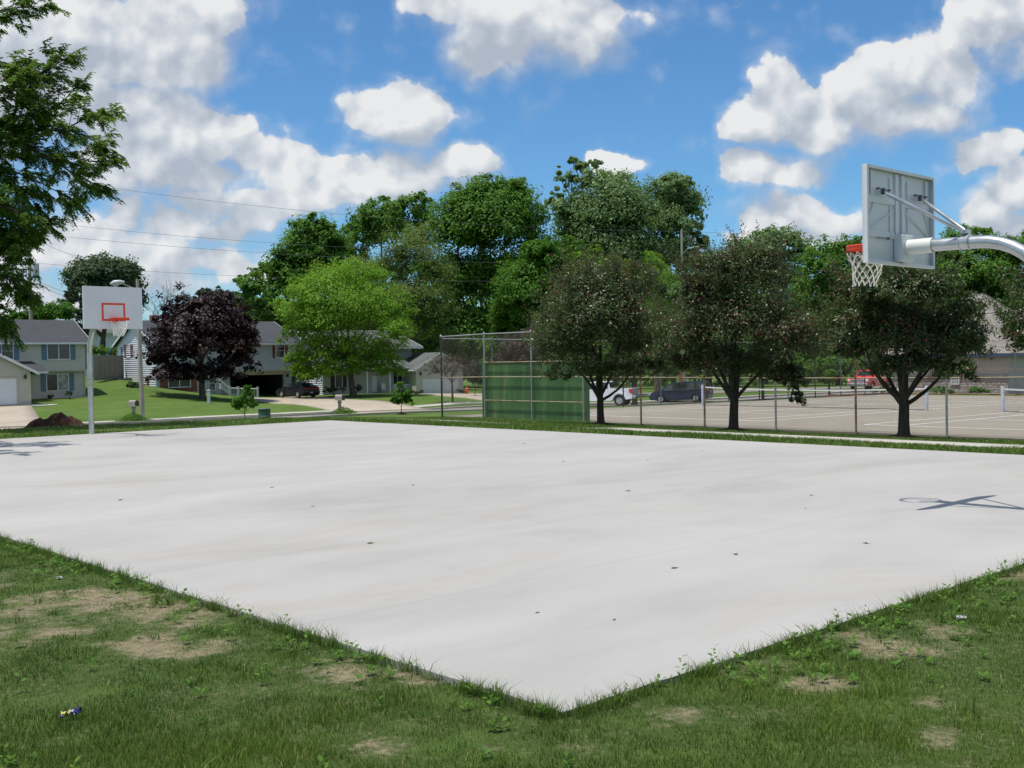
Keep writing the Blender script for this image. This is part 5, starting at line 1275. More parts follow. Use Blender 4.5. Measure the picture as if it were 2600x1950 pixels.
def house3():
    o=atY(821,1002,108); f=Fr((o.x,o.y,0),o.z-.0); zg=atY(1056,1000,113).z; f.z=zg
    t=thing('house','white and pale grey house with a long front porch, black shutters and grey green roof','house',(o.x,o.y,zg),f.ang)
    # front storey and porch
    xm=f.P(1056,980,-1.2)[0]; ze=f.P(1000,934,-1.0)[1]; dep=9.0
    mb=MB(); wall_block(mb,0,xm,0,dep,-.5,ze+.1,'F'); mb.build('wall',M['sid_grey'],t)
    mb2=MB(); uzt=f.P(1050,880,3.0)[1]; xr=f.P(1044,890,2.0)[0]
    mb2.box2((0,0,-.8),(.2,dep+2.5,uzt)); siding(mb2,'L',0,lambda z:(0,dep+2.5),-.4,uzt,.20,.07); zru=f.P(1007,848,6.0)[1]+.25
    gable_end(mb2,'L',0,.0,dep+2.5,uzt,zru,.20,.07); mb2.build('gable_wall',M['sid_white'],t)
    mb=MB(); wall_block(mb,.2,xr,2.0,dep+2,ze,uzt,'FR'); mb.build('upper_wall',M['sid_grey'],t)
    roof_x(t,0,xr,1.0,dep+2.5,uzt,zru,.6,.45,'shingle_green')
    # porch roof strip
    mb=MB(); xq=f.P(1051,935,-1.6)[0]; mb.prism([(-.3,-1.7,ze-.05),(xq,-1.7,ze-.05),(xq,2.1,ze+1.35),(-.3,2.1,ze+1.35)],(0,0,.14)); mb.build('porch_roof',M['shingle_green'],t)
    mb=MB(); mb.box((xq/2,-1.75,ze+.0),(xq+.6,.1,.16)); mb.build('gutter',M['trim'],t)
    # garage wing with its gable to the street
    gy=-2.6; gx0=f.P(1056,980,gy)[0]; gx1=f.P(1176,980,gy)[0]; gze=f.P(1053,937,gy)[1]; gzr=f.P(1117,893,gy)[1]-.2; zb=f.P(1110,1001,gy)[1]
    mb=MB(); wall_block(mb,gx0,gx1,gy,dep,zb-.4,gze,'FR'); gable_end(mb,'F',gy,gx0,gx1,gze,gzr); mb.build('garage_wall',M['sid_greycream'],t)
    roof_y(t,gx0,gx1,gy,dep,gze,gzr,.3,.3,'shingle_green')
    a=f.P(1072,1000,gy); b=f.P(1163,960,gy); mb=MB(); mb.box2((a[0],gy-.07,a[1]),(b[0],gy-.03,b[1])); 
    for k in range(1,4): mb.box2((a[0],gy-.085,a[1]+(b[1]-a[1])*k/4-.01),(b[0],gy-.07,a[1]+(b[1]-a[1])*k/4+.01))
    mb.build('garage_door',M['door_white'],t)
    lamp(t,*f.P(1066,949,gy),gy)
    def W(px0,px1,py0,py1,y0,**k):
        x0,z1=f.P(px0,py0,y0); x1,z0=f.P(px1,py1,y0); window(t,x0,x1,z0,z1,y0,**k)
    W(851,868,952,982,0,mull=0,sh='black_shutter',shw=.45); W(1009,1020,945,973,0,mull=0,sh='black_shutter',shw=.4)
    a=f.P(944,955,0); b=f.P(957,994,0); mb=MB(); mb.box2((a[0],-.06,b[1]),(b[0],-.03,a[1])); mb.build('front_door',M['trim'],t)
    for px in (932,990):
        x=f.P(px,980,-1.5)[0]; mb=MB(); mb.box((x,-1.5,ze/2-.1),(.13,.13,ze+.15),0,.01); mb.build('porch_post',M['trim'],t)
    mb=MB(); mb.box2((.2,-1.65,-.4),(gx0,-.05,.12)); mb.build('porch_floor',M['kerb'],t)
    mb=MB(); mr=MB(); x0=f.P(998,980,-1.5)[0]; x1=f.P(1052,980,-1.5)[0]; n=int((x1-x0)/.14)
    for k in range(n+1): mb.box((x0+(x1-x0)*k/n,-1.5,.55),(.045,.045,.85))
    mr.box(((x0+x1)/2,-1.5,1.0),(x1-x0,.09,.06)); mr.box(((x0+x1)/2,-1.5,.2),(x1-x0,.07,.06)); mb.build('baluster',M['trim'],t); mr.build('porch_rail',M['trim'],t)
    # chair on the porch
    cx=f.P(977,990,-1.0)[0]; p=f.O+f.d*cx+f.b*(-1.0); ch=thing('porch_chair','white porch chair beside the front door of the porch house','chair',(p.x,p.y,zg+.12),f.ang)
    mb=MB(); mb.box((0,0,.42),(.5,.5,.05),0,.01); mb.build('seat',M['trim'],ch); mb=MB(); mb.box((0,.24,.75),(.5,.05,.62),0,.02); mb.build('backrest',M['trim'],ch)
    for sx in (-.22,.22):
        for sy in (-.22,.22): mb=MB(); mb.box((sx,sy,.2),(.05,.05,.40)); mb.build('leg',M['trim'],ch)
house3()
def stone_building():
    o=atY(2561.5,1002,84); f=Fr((o.x,o.y,0),o.z,-UH)   # local x towards the right-near, so the seen wall runs to -x
    a_,b_=9.6,11.5; t=thing('stone_building','park building with rough white stone walls, navy fascia and steep brown grey roof','building',(o.x,o.y,o.z),f.ang)
    ze=f.P(2520,902)[1]; zs=f.P(2500,949)[1]
    mb=MB(); mb.box2((-a_,0,-.5),(0,b_,ze)); mb.build('wall',M['render_grey'],t)
    mb=MB(); n=int(a_/.42)
    r=np.random.default_rng(4); rows=int((zs+.4)/.2)
    for j in range(rows):
        x=-a_-(.2 if j%2 else 0)
        while x<-.02:
            w=r.uniform(.3,.5); x1=min(x+w,0.0); xa=max(x,-a_)
            if x1-xa>.06: mb.box(((xa+x1)/2,-.03-r.uniform(0,.025),-.38+j*.2),(x1-xa-.015,.10,.185),0,.02)
            x+=w
    mb.build('stone_cladding',M['stone'],t)
    mb=MB(); n=int((ze-zs)/.2)
    mb.box2((-a_,-.03,zs+.01),(-.002,-.001,ze-.02)); mb.build('upper_wall',M['trim_beige'],t)
    mb=MB(); ov=.6; 
    for p,q in (((-a_-ov,-ov,ze-.12),(ov,-ov+.06,ze+.14)),((ov-.06,-ov+.06,ze-.12),(ov,b_+ov,ze+.14)),((-a_-ov,-ov+.06,ze-.12),(-a_-ov+.06,b_+ov,ze+.14))): mb.box2(p,q)
    mb.box2((-a_-ov+.06,-ov+.06,ze-.06),(ov-.06,b_+ov,ze-.02)); mb.build('fascia',M['blue_fascia'],t)
    cx,cy=-a_/2,b_/2; zr=f.P(2488,748,cy)[1]; zt=ze+.14
    mb=MB(); c=[(-a_-ov,-ov,zt),(ov,-ov,zt),(ov,b_+ov,zt),(-a_-ov,b_+ov,zt)]; k=.30; top=[(cx-k,cy-k,zr),(cx+k,cy-k,zr),(cx+k,cy+k,zr),(cx-k,cy+k,zr)]
    mb.add(c+top,[(0,1,5,4),(1,2,6,5),(2,3,7,6),(3,0,4,7),(4,5,6,7),(3,2,1,0)]); mb.build('roof',M['shingle_brown'],t)
    mb=MB(); mb.box((cx,cy,zr+.03),(k*2.2,k*2.2,.08)); 
    for i in range(4): mb.tube([Vector(c[i])+Vector((0,0,.03)),Vector(top[i])+Vector((0,0,.03))],.06,6)
    mb.build('ridge_cap',M['shingle_brown'],t)
    for q in ((2460,2483,913,928),(2438,2460,937,951)):
        x0,z1=f.P(q[0],q[2]); x1,z0=f.P(q[1],q[3]); window(t,x0,x1,z0,z1,-.02 if q[2]<930 else -.09,mull=0,bars=2,glass='curtain')
    x0,z1=f.P(2418,960); x1,z0=f.P(2436,974); window(t,x0,x1,z0,z1,-.09,mull=0,bars=2,glass='curtain')
    # red mulch bed at its foot
    mb=MB(); p=[(-a_-6,-6.5),(3,-6.5),(3,-.1),(-a_-6,-.1)]; nx,ny=26,8; V=[];Fq=[]
    for j in range(ny+1):
        for i in range(nx+1):
            lx=-a_-6+(a_+9)*i/nx; ly=-6.2+6.0*j/ny; w=f.O+f.d*lx+f.b*ly; V.append((w.x,w.y,tz(w.x,w.y)+.03+.03*math.sin(i*1.9+j*2.3)))
    for j in range(ny):
        for i in range(nx): k=j*(nx+1)+i; Fq.append((k,k+1,k+nx+2,k+nx+1))
    m=np_mesh('mulch_bed',V,Fq,M['redmulch']); tag(m,kind='structure')
stone_building()
# wooden board fence between the first two houses, a slide and a distant gable behind it
def back_yard():
    a=atY(238,958,104); b=atY(303,958,109); d=(b-a); L_=math.hypot(d.x,d.y)+1.0; ang=math.atan2(d.y,d.x)
    t=thing('board_fence','weathered grey board fence between the cream house and the white gable','fence',(a.x,a.y,a.z-.3),ang)
    top=atY(270,902,106).z-(a.z-.3)
    n=int(L_/.15); mb=MB()
    for i in range(n): mb.box((i*.15+.07,0,top/2+.02*math.sin(i*2.7)),(.138,.022,top),.0,.004)
    mb.build('boards',M['woodgrey'],t)
    mb=MB(); 
    for z in (.4,top-.3): mb.box((L_/2,.05,z),(L_,.04,.09))
    mb.build('rail',M['woodgrey'],t)
    p=atY(285,902,113); s=thing('playground_slide','blue plastic slide showing above the grey board fence','slide',(p.x,p.y,p.z-2.2),R_(20))
    mb=MB(); pts=[(-1.1,0,1.6),(-.4,0,2.2),(.0,0,2.85),(.35,0,3.05)]
    for i in range(3):
        A_,B_=Vector(pts[i]),Vector(pts[i+1]); mb.prism([A_+Vector((0,-.28,0)),A_+Vector((0,.28,0)),B_+Vector((0,.28,0)),B_+Vector((0,-.28,0))],(0,0,.04))
        for sgn in (-1,1): mb.prism([A_+Vector((0,sgn*.28,0)),B_+Vector((0,sgn*.28,0)),B_+Vector((0,sgn*.28,.18)),A_+Vector((0,sgn*.28,.18))],(0,sgn*.04,0))
    mb.build('chute',M['slide'],s); mb=MB()
    for x,y in ((.1,-.32),(.1,.32),(.9,-.32),(.9,.32)): mb.tube([(x,y,0),(x,y,3.1)],.05,6)
    mb.box((.5,0,2.9),(.8,.6,.06)); mb.build('platform',M['oldwood'],s)
    o=atY(262,900,150); f=Fr((o.x,o.y,0),o.z-3.2); h=thing('house','distant pale house with a light grey roof glimpsed between the first two houses','house',(o.x,o.y,o.z-3.2),f.ang)
    ze=6.2; zr=f.P(262,832,4)[1]
    mb=MB(); wall_block(mb,-6,3,0,8,-.5,ze); gable_end(mb,'R',3,0,8,ze,zr); mb.build('wall',M['sid_white'],h); roof_x(h,-6,3,0,8,ze,zr,.5,.4,'shingle_green')
back_yard()
# ------------------------------------------------------------------ vehicles (local x forward, y left, z up)
def arc(cx,r,a0,a1,n,z0):
    return [(cx+r*math.cos(R_(a0+(a1-a0)*i/n)),z0+r*math.sin(R_(a0+(a1-a0)*i/n))) for i in range(n+1)]
def loft(mb,poly,hw,ny=(-1,-.97,-.9,0,.9,.97,1),ins=(.0,.5,1)):
    """closed side profile swept across the width, edges rounded"""
    cx=sum(p[0] for p in poly)/len(poly); cz=sum(p[1] for p in poly)/len(poly); n=len(poly); vs=[]
    for f in ny:
        e=.035 if abs(f)==1 else (.012 if abs(f)>.95 else 0)
        for x,z in poly:
            L_=math.hypot(x-cx,z-cz)+1e-6; k=1-e/max(L_,.2); vs.append((cx+(x-cx)*k,f*hw(z),cz+(z-cz)*k))
    m=len(ny); fs=[tuple(range(n)),tuple((m-1)*n+i for i in range(n-1,-1,-1))]
    for j in range(m-1):
        for i in range(n): i2=(i+1)%n; fs.append((j*n+i,(j+1)*n+i,(j+1)*n+i2,j*n+i2))
    mb.add(vs,fs)
def wheels(t,xs,W,r,tw=.22,rimf=.66,spokes=5,hubm='rim'):
    for x in xs:
        for s in (-1,1):
            ax=(Vector((1,0,0)),Vector((0,0,1)),Vector((0,-s,0)))
            w=MB(); w.lathe((x,s*(W/2-.03),r),[(r*.70,.02),(r*.93,.0),(r,.03),(r,tw-.03),(r*.93,tw),(r*.6,tw)],22,(ax[0],ax[1],ax[2])); wo=w.build('wheel',M['rubber'],t,True)
            m=MB(); m.lathe((x,s*(W/2-.03),r),[(r*rimf,.015),(r*rimf,-.005),(r*rimf*.93,-.012),(r*rimf*.90,.05),(r*.2,.05)],20,ax)
            for k in range(spokes):
                a=2*math.pi*k/spokes+.3; d=Vector((math.cos(a),0,math.sin(a))); q=Vector((-d.z,0,d.x)); c=Vector((x,s*(W/2-.012),r))
                w1,w2=r*.09,r*.13
                m.prism([c+d*r*.1-q*w1,c+d*r*rimf*.95-q*w2,c+d*r*rimf*.95+q*w2,c+d*r*.1+q*w1],(0,s*.02,0))
            m.lathe((x,s*(W/2-.012),r),[(r*.17,.0),(r*.17,-.03),(0,-.035)],10,ax); m.build('rim',M[hubm],wo,True)
def side_panel(mb,poly,hw,off=.006,both=True):
    for s in ((-1,1) if both else (1,)):
        v=[(x,s*(hw(z)+off),z) for x,z in poly]; b=[(x,s*(hw(z)-.01),z) for x,z in poly]
        n=len(poly); mb.add(v+b,[tuple(range(n)) if s<0 else tuple(range(n-1,-1,-1))]+[((i+1)%n,i,n+i,n+(i+1)%n) if s<0 else (i,(i+1)%n,n+(i+1)%n,n+i) for i in range(n)])
def xpanel(mb,x0,z0,x1,z1,w0,w1,y0=None,t=.012):
    """panel across the width between (x0,z0) and (x1,z1); half widths w0,w1"""
    d=Vector((x1-x0,0,z1-z0)); nrm=Vector((-d.z,0,d.x)).normalized()*t
    P=[Vector((x0,-w0,z0)),Vector((x0,w0,z0)),Vector((x1,w1,z1)),Vector((x1,-w1,z1))]
    mb.prism([p-nrm for p in P],nrm*2)
def place(t,px,py,Y,heading,zoff=0.0,tilt=0.0,sx=1):
    p=atY(px,py,Y); t.location=p+Vector((0,0,zoff)); t.rotation_euler=(0,tilt,heading)
def sedan():
    t=thing('parked_car','black sedan with a full width red tail light parked before the open garage','car'); W=1.86; L_=4.85
    hw=lambda z: W/2*(1-.02*max(0,(.45-z)/.3)-.24*max(0,(z-.88)/.6)-.02*max(0,(z-.6)/.3))
    xr,xf=-1.42,1.42
    low=[(-2.42,.34),(-2.40,.30)]+[(-2.0,.20)]+arc(xr,.37,180,0,8,.33)[:]+[(0,.19)]+arc(xf,.37,180,0,8,.33)+[(2.1,.20),(2.38,.26),(2.44,.42),(2.42,.60),(2.30,.72),(1.9,.83),(1.25,.93),(.55,1.20),(.15,1.37),(-.25,1.445),(-.8,1.44),(-1.35,1.33),(-1.95,1.10),(-2.25,1.06),(-2.36,.98),(-2.42,.62)]
    mb=MB(); loft(mb,low,hw); mb.build('body',M['paint_black'],t,True)
    mb=MB(); mb.box((0,0,.30),(4.0,1.5,.25)); mb.build('underbody',M['plastic_dark'],t)
    mb=MB(); side_panel(mb,[(1.05,.97),(.48,1.19),(.14,1.32),(-.25,1.385),(-.28,.95)],hw); side_panel(mb,[(-.36,.95),(-.33,1.385),(-.8,1.375),(-1.15,1.30),(-1.55,1.08),(-1.3,.96)],hw); mb.build('side_window',M['car_glass'],t)
    mb=MB(); xpanel(mb,-1.93,1.115,-1.30,1.365,.66,.56); mb.build('rear_window',M['car_glass2'],t)
    mb=MB(); xpanel(mb,1.20,.955,.50,1.235,.66,.58); mb.build('windscreen',M['car_glass'],t)
    mb=MB(); mb.box((-2.40,0,.88),(.05,1.50,.10),0,.01); mb.box((-2.34,.78,.90),(.16,.14,.15),0,.02); mb.box((-2.34,-.78,.90),(.16,.14,.15),0,.02); mb.build('tail_light',M['taillight'],t)
    mb=MB(); mb.box((-2.44,0,.50),(.02,.34,.13)); mb.build('licence_plate',M['plate'],t)
    for s in (-1,1):
        mb=MB(); mb.box((.85,s*(W/2+.05),1.0),(.16,.2,.12),0,.03); mb.build('mirror',M['paint_black'],t)
        for x in (.3,-.72): mb=MB(); mb.box((x,s*(W/2-.005),.86),(.18,.03,.03)); mb.build('door_handle',M['chrome'],t)
    wheels(t,(xr,xf),W,.335); return t
s=sedan(); place(s,756,1013.5,104,math.atan2(Bk.y,Bk.x)+R_(6))
def fit_ground(t,off=0.0):
    t.location.z=tz(t.location.x,t.location.y)+off
fit_ground(s,.09)
def minivan():
    t=thing('minivan','navy blue minivan parked on the street beyond the tennis courts','van'); W=1.96
    hw=lambda z: W/2*(1-.17*max(0,(z-.95)/.75)-.015*max(0,(.5-z)/.3))
    xr,xf=-1.45,1.55
    low=[(-2.50,.36),(-2.42,.26),(-2.0,.24)]+arc(xr,.38,180,0,8,.34)+[(0,.22)]+arc(xf,.38,180,0,8,.34)+[(2.3,.24),(2.52,.32),(2.58,.50),(2.52,.72),(2.30,.90),(1.75,1.08),(1.35,1.28),(.85,1.58),(.45,1.70),(-.4,1.76),(-1.6,1.75),(-2.15,1.70),(-2.28,1.60),(-2.42,1.15),(-2.52,.80)]
    mb=MB(); loft(mb,low,hw); mb.build('body',M['paint_navy'],t,True)
    mb=MB(); mb.box((0,0,.34),(4.2,1.6,.25)); mb.build('underbody',M['plastic_dark'],t)
    mb=MB(); side_panel(mb,[(1.50,1.10),(1.22,1.28),(.78,1.54),(.52,1.60),(.50,1.08)],hw); side_panel(mb,[(-.72,1.10),(-.72,1.64),(-1.7,1.64),(-2.02,1.60),(-2.12,1.13)],hw); mb.build('side_window',M['car_glass2'],t)
    mb=MB(); side_panel(mb,[(.42,1.08),(.44,1.61),(0,1.64),(-.64,1.64),(-.64,1.10)],hw); mb.build('side_window',M['car_glass'],t)
    mb=MB(); side_panel(mb,[(1.6,1.045),(-2.16,1.095),(-2.16,1.125),(1.55,1.08)],hw,.012); side_panel(mb,[(-2.16,1.12),(-2.05,1.63),(-2.01,1.63),(-2.12,1.12)],hw,.012); mb.build('chrome_trim',M['chrome'],t)
    mb=MB(); xpanel(mb,-2.44,1.12,-2.27,1.60,.80,.70,t=.014); mb.build('rear_window',M['car_glass'],t)
    mb=MB(); xpanel(mb,1.72,1.12,.90,1.58,.80,.70); mb.build('windscreen',M['car_glass'],t)
    for s in (-1,1):
        mb=MB(); mb.box((-2.44,s*.80,.98),(.16,.28,.20),0,.03); mb.build('tail_light',M['taillight'],t)
        mb=MB(); mb.box((2.42,s*.78,.74),(.26,.24,.14),0,.03); mb.build('headlight',M['headlight'],t)
        mb=MB(); mb.box((1.35,s*(W/2+.06),1.16),(.14,.2,.16),0,.03); mb.build('mirror',M['paint_navy'],t)
        mb=MB(); mb.box((-.2,s*(W/2-.01),.98),(2.6,.03,.02)); mb.build('door_rail',M['plastic_dark'],t)
    mb=MB(); mb.box((-2.53,0,.86),(.02,.34,.13)); mb.build('licence_plate',M['plate'],t)
    wheels(t,(xr,xf),W,.335,spokes=7); return t
v=minivan(); place(v,1731,1025.5,93,math.pi-R_(24)); v.rotation_euler=(0,R_(1.6),math.pi-R_(24)); fit_ground(v,.02)
def pickup(label,paint,grey=True,hero=True):
    t=thing('pickup_truck',label,'truck'); W=2.0
    hw=lambda z: W/2*(1-.02*max(0,(.6-z)/.3)-.16*max(0,(z-1.15)/.8))
    xr,xf=-1.85,1.80
    low=[(-2.88,.70),(-2.86,.55),(-2.45,.50)]+arc(xr,.50,175,5,8,.44)+[(-1.2,.42),(1.1,.42)]+arc(xf,.50,175,5,8,.44)+[(2.5,.48),(2.86,.50),(2.92,.75),(2.88,1.12),(2.75,1.20),(1.35,1.26),(1.05,1.34),(.45,1.86),(.2,1.92),(-.75,1.93),(-1.0,1.88),(-1.12,1.36),(-1.16,1.33),(-2.88,1.36)]
    mb=MB(); loft(mb,low,hw); mb.build('body',M[paint],t,True)
    mb=MB(); mb.box((0,0,.58),(5.0,1.5,.25)); mb.box((-2.0,0,1.375),(1.6,1.5,.012)); mb.build('underbody',M['plastic_dark'],t)
    mb=MB(); side_panel(mb,[(.92,1.36),(.42,1.80),(.1,1.84),(.06,1.34)],hw); side_panel(mb,[(-.02,1.34),(.0,1.84),(-.72,1.84),(-.92,1.80),(-.98,1.36)],hw); mb.build('side_window',M['car_glass'],t)
    mb=MB(); xpanel(mb,1.0,1.40,.50,1.84,.80,.74); mb.build('windscreen',M['car_glass'],t); mb=MB(); xpanel(mb,-1.11,1.42,-1.02,1.82,.80,.74); mb.build('rear_window',M['car_glass'],t)
    if grey: mb=MB(); mb.box((-2.895,0,1.02),(.03,1.52,.62),0,.01); g=mb.build('tailgate',M['tailgate_grey'],t); mb=MB(); mb.box((-2.915,.0,1.15),(.02,.25,.08)); mb.build('handle',M['chrome'],g)
    mb=MB(); mb.box((-2.98,0,.66),(.22,1.86,.20),0,.03); mb.build('rear_bumper',M['chrome'],t); mb=MB(); mb.box((2.95,0,.64),(.18,1.9,.26),0,.04); mb.build('front_bumper',M['chrome'],t)
    mb=MB(); mb.box((2.90,0,.98),(.06,1.2,.30),0,.02); mb.build('grille',M['plastic_dark'] if hero else M['chrome'],t)
    for s in (-1,1):
        mb=MB(); 
        c=[(-2.895,s*(W/2+.004),z) for z in ()]
        poly=[(-2.90,1.30),(-2.62,1.30),(-2.60,1.15),(-2.72,.98),(-2.90,.92)]
        mb.prism([(x,s*(hw(z)-.10),z) for x,z in poly],(0,s*.112,0)); mb.build('tail_light',M['taillight'],t)
        mb=MB(); mb.box((2.84,s*.84,1.0),(.16,.28,.26),0,.03); mb.build('headlight',M['headlight'],t)
        mb=MB(); mb.box((.95,s*(W/2+.10),1.42),(.12,.22,.24),0,.04); mb.build('mirror',M['plastic_dark'],t)
        for x in (xr,xf):
            mb=MB(); n=12; 
            for i in range(n):
                a,b=R_(8+164*i/n),R_(8+164*(i+1)/n); P=lambda r_,q: (x+r_*math.cos(q),.44+r_*math.sin(q))
                v=[P(.50,a),P(.60,a),P(.60,b),P(.50,b)]; mb.prism([(p[0],s*(W/2-.02),p[1]) for p in v],(0,s*.06,0))
            mb.build('wheel_arch',M[paint],t,True)
        if not grey: mb=MB(); mb.lathe((.55,s*(W/2+.01),.98),[(.17,.0),(.17,.012),(0,.012)],16,(Vector((1,0,0)),Vector((0,0,1.3)),Vector((0,s,0)))); mb.build('door_emblem',M['plate'],t)
    wheels(t,(xr,xf),W,.41,.26,.60,6); return t
p=pickup('white pickup truck with a grey tailgate parked right of the green wall','paint_white'); place(p,1522,1031,85,math.pi-R_(20)); p.rotation_euler=(0,R_(1.2),math.pi-R_(20)); fit_ground(p,.02)
p=pickup('red pickup truck half hidden behind the third crabapple, facing the courts','paint_red',False,False); place(p,2207,988,103,math.atan2(-.80,-.62)); fit_ground(p,.02)
# ------------------------------------------------------------------ poles and cables
def utility_poles():
    T=[]
    a=atY(75.6,700,104); za=tz(a.x,a.y); b=atY(1735,900,118); zb_=tz(b.x,b.y)
    lab=['utility pole with a grey transformer rising behind the cream house','weathered wooden utility pole rising behind the crabapple trees']
    tops=[atY(80,430,104).z,atY(1737,585,118).z]
    out=[]
    for i,(q,z,tp) in enumerate(((a,za,tops[0]),(b,zb_,tops[1]))):
        t=thing('utility_pole',lab[i],'utility pole',(q.x,q.y,z),0,'utility poles carrying the overhead cables'); H=tp-z
        mb=MB(); mb.tube([(0,0,-.5),(0,0,H)],[.20,.12],10); mb.build('pole',M['polewood'],t,True)
        if i==0:
            zt=atY(90,686,104).z-z; mb=MB(); mb.lathe((.62,-.1,zt-.75),[(.0,0),(.28,.02),(.30,.1),(.30,1.25),(.28,1.35),(.0,1.38)],14); mb.tube([(.62,-.1,zt+.6),(.62,-.1,zt+1.0)],.05,6); mb.box((.25,-.05,zt),(.3,.08,.5)); mb.build('transformer',M['insul'],t,True)
        else:
            mb=MB(); zl=atY(1750,628,118).z-z; mb.tube([(0,0,zl-.8),(.6,-.1,zl-.15),(1.3,-.2,zl)],.04,6); mb.box((1.5,-.2,zl),(.6,.22,.14),0,.03); mb.build('lamp_arm',M['galvdull'],t)
        for zz_ in (H-.05,): mb=MB(); mb.lathe((0,0,H-.02),[(.05,0),(.07,.08),(.04,.16),(0,.18)],8); mb.build('insulator',M['insul'],t,True)
        out.append(t)
    # cables: end heights and one mid height read from the photo
    C=[[(75,447),(335,484),(899,547),(1735,588)],[(75,560),(170,570),(693,617),(1735,637)],[(75,592),(147,599),(682,643),(1735,668)],[(80,667),(100,669),(588,700),(1735,703)]]
    lab=['topmost thin overhead cable between the utility poles','second overhead cable from the top','third overhead cable from the top','lowest long overhead cable, level with the transformer']
    for k,(pts,l) in enumerate(zip(C,lab)):
        r=MB(); P=[]
        sx=[p[0] for p in pts]; sy=[p[1] for p in pts]; co=np.polyfit(sx,sy,2)
        for px in np.linspace(-300,2300 if k<2 else 1735,60):
            s_=(px-75.6)/(1735-75.6); py=np.polyval(co,min(px,1735)) if px<=1735 else np.polyval(co,1735)+(px-1735)*(.035)
            # the line of poles in plan
            d=ray(px,py); n=Vector((-(b-a).y,(b-a).x,0)); tt=((a-CAM).dot(n))/d.dot(n); P.append(CAM+d*tt)
        r.tube(P,.013,4,False); o=r.build('overhead_cable',M['cable']); tag(o,l,'cable','overhead cables strung past the houses')
    # service lines from the left pole to the houses
    for k,(q0,q1,l) in enumerate((((82,707),(235,760),'thin service cable dropping from the transformer pole to the right, upper one'),((82,718),(250,775),'thin service cable dropping from the transformer pole to the right, lower one'),((118,621),(231,656),'short guy cable with a small sleeve above the transformer'))):
        A_=atY(*q0,104); B_=atY(*q1,112); P=[A_+(B_-A_)*s_-Vector((0,0,.9*4*s_*(1-s_)*.25)) for s_ in np.linspace(0,1,12)]
        r=MB(); r.tube(P,.016,4,False); o=r.build('overhead_cable',M['cable']); tag(o,l,'cable','overhead cables strung past the houses')
    # street light
    q=atY(363,1076,71); t=thing('street_light','wooden street light pole with a cobra head lamp behind the farther hoop','street light',(q.x,q.y,q.z)); H=atY(353,709,71).z-q.z
    mb=MB(); mb.tube([(0,0,-.3),(-.08,0,H*.5),(-.14,0,H)],[.16,.13,.10],12); mb.build('pole',M['polewood'],t,True)
    hh=atY(290,719,69).z-q.z; hx=atY(290,719,69).x-q.x
    mb=MB(); mb.tube([(-.12,-.05,atY(340,736,71).z-q.z),(hx*.7,-1.2,hh+.0),(hx+.5,-1.9,hh+.1)],.03,6); mb.build('lamp_arm',M['galv'],t,True)
    mb=MB(); mb.tube([(hx+.6,-1.85,hh+.06),(hx+.35,-1.9,hh+.06),(hx+.0,-2.0,hh+.0),(hx-.22,-2.1,hh-.05)],[.07,.15,.19,.06],12); mb.lathe((hx+.08,-2.0,hh-.26),[(.06,0),(.16,.08),(.18,.2)],10); mb.build('lamp_head',M['insul'],t,True)
utility_poles()
# ------------------------------------------------------------------ small things
def mailbox(label,px,py,Y,rz):
    p=gpoint(px,py,Y); t=thing('mailbox',label,'mailbox',p,rz,'mailboxes at the kerb'); 
    mb=MB(); mb.box((0,0,.5),(.17,.17,1.2),0,.02); mb.box((0,0,.78),(.24,.24,.10),0,.02); mb.build('post',M['mailbox'],t)
    prof=[(-.16,.0),(.16,0),(.16,.26)]+[(.16*math.cos(a),.26+.14*math.sin(a)) for a in np.linspace(0,math.pi,9)]+[(-.16,.26)]
    mb=MB(); mb.prism([(x,-.32,.92+z) for x,z in prof],(0,.6,0)); mb.box((0,-.1,.94),(.38,.5,.05),0,.01); b=mb.build('box',M['mailbox'],t)
    mb=MB(); mb.prism([(x*.9,-.345,.93+z*.9) for x,z in prof],(0,.022,0)); mb.build('door',M['plastic_dark'],b)
    k=30; r=np.random.default_rng(int(px)); 
mailbox('taupe mailbox beside the street light pole',340,1076,70,R_(60)); mailbox('taupe mailbox at the corner of the driveway of the house with the black sedan',863,1055,76,R_(60))
def tuft(label,px,py,Y,rad,n,h,seed):
    r=np.random.default_rng(seed); b=gpoint(px,py,Y); t=thing('weed_clump',label,'weeds',b,0,'weed clumps round the mailboxes'); C=r.normal(size=(n,3))*np.array([rad,rad,0]); C[:,2]=r.uniform(0,h,n)*np.exp(-(C[:,0]**2+C[:,1]**2)/(2*rad*rad)); 
    T=unit(r.normal(size=(n,3))*.6+np.array([0,0,1.])); N_=unit(np.cross(T,r.normal(size=(n,3)))); V,Fq=leaf_quads(C,T,N_,r.uniform(.1,.2,n),r.uniform(.03,.06,n)); np_mesh('foliage',V,Fq,L['mid'],t,{'rnd':r.uniform(.2,.9,n)})
tuft('green weeds round the foot of the mailbox by the street light',338,1076,69.6,.55,1500,.55,5); tuft('green weeds round the foot of the driveway mailbox',872,1056,75.6,.55,1200,.5,6)
def drum():
    b=gpoint(672,1086,52); b=(b[0],b[1],tz(b[0],b[1])); t=thing('trash_drum','dark green steel drum bin sunk behind the grass crest','bin',b)
    top=atY(672,1036.5,52).z-b[2]; H=max(.9,top); mb=MB(); mb.lathe((0,0,-.05),[(.0,0),(.285,0),(.285,H*.33),(.297,H*.35),(.285,H*.37),(.285,H*.66),(.297,H*.68),(.285,H*.70),(.285,H),(.295,H+.03),(.27,H+.04),(.27,H*.2),(0,H*.2)],28); mb.build('drum',M['dark_green'],t,True)
    mb=MB(); mb.ring((0,0,H*.68-.05),.295,.008,n=28,m=6); mb.ring((0,0,H-.02),.292,.014,n=28,m=6); mb.build('hoop_band',M['galvdull'],t,True)
drum()
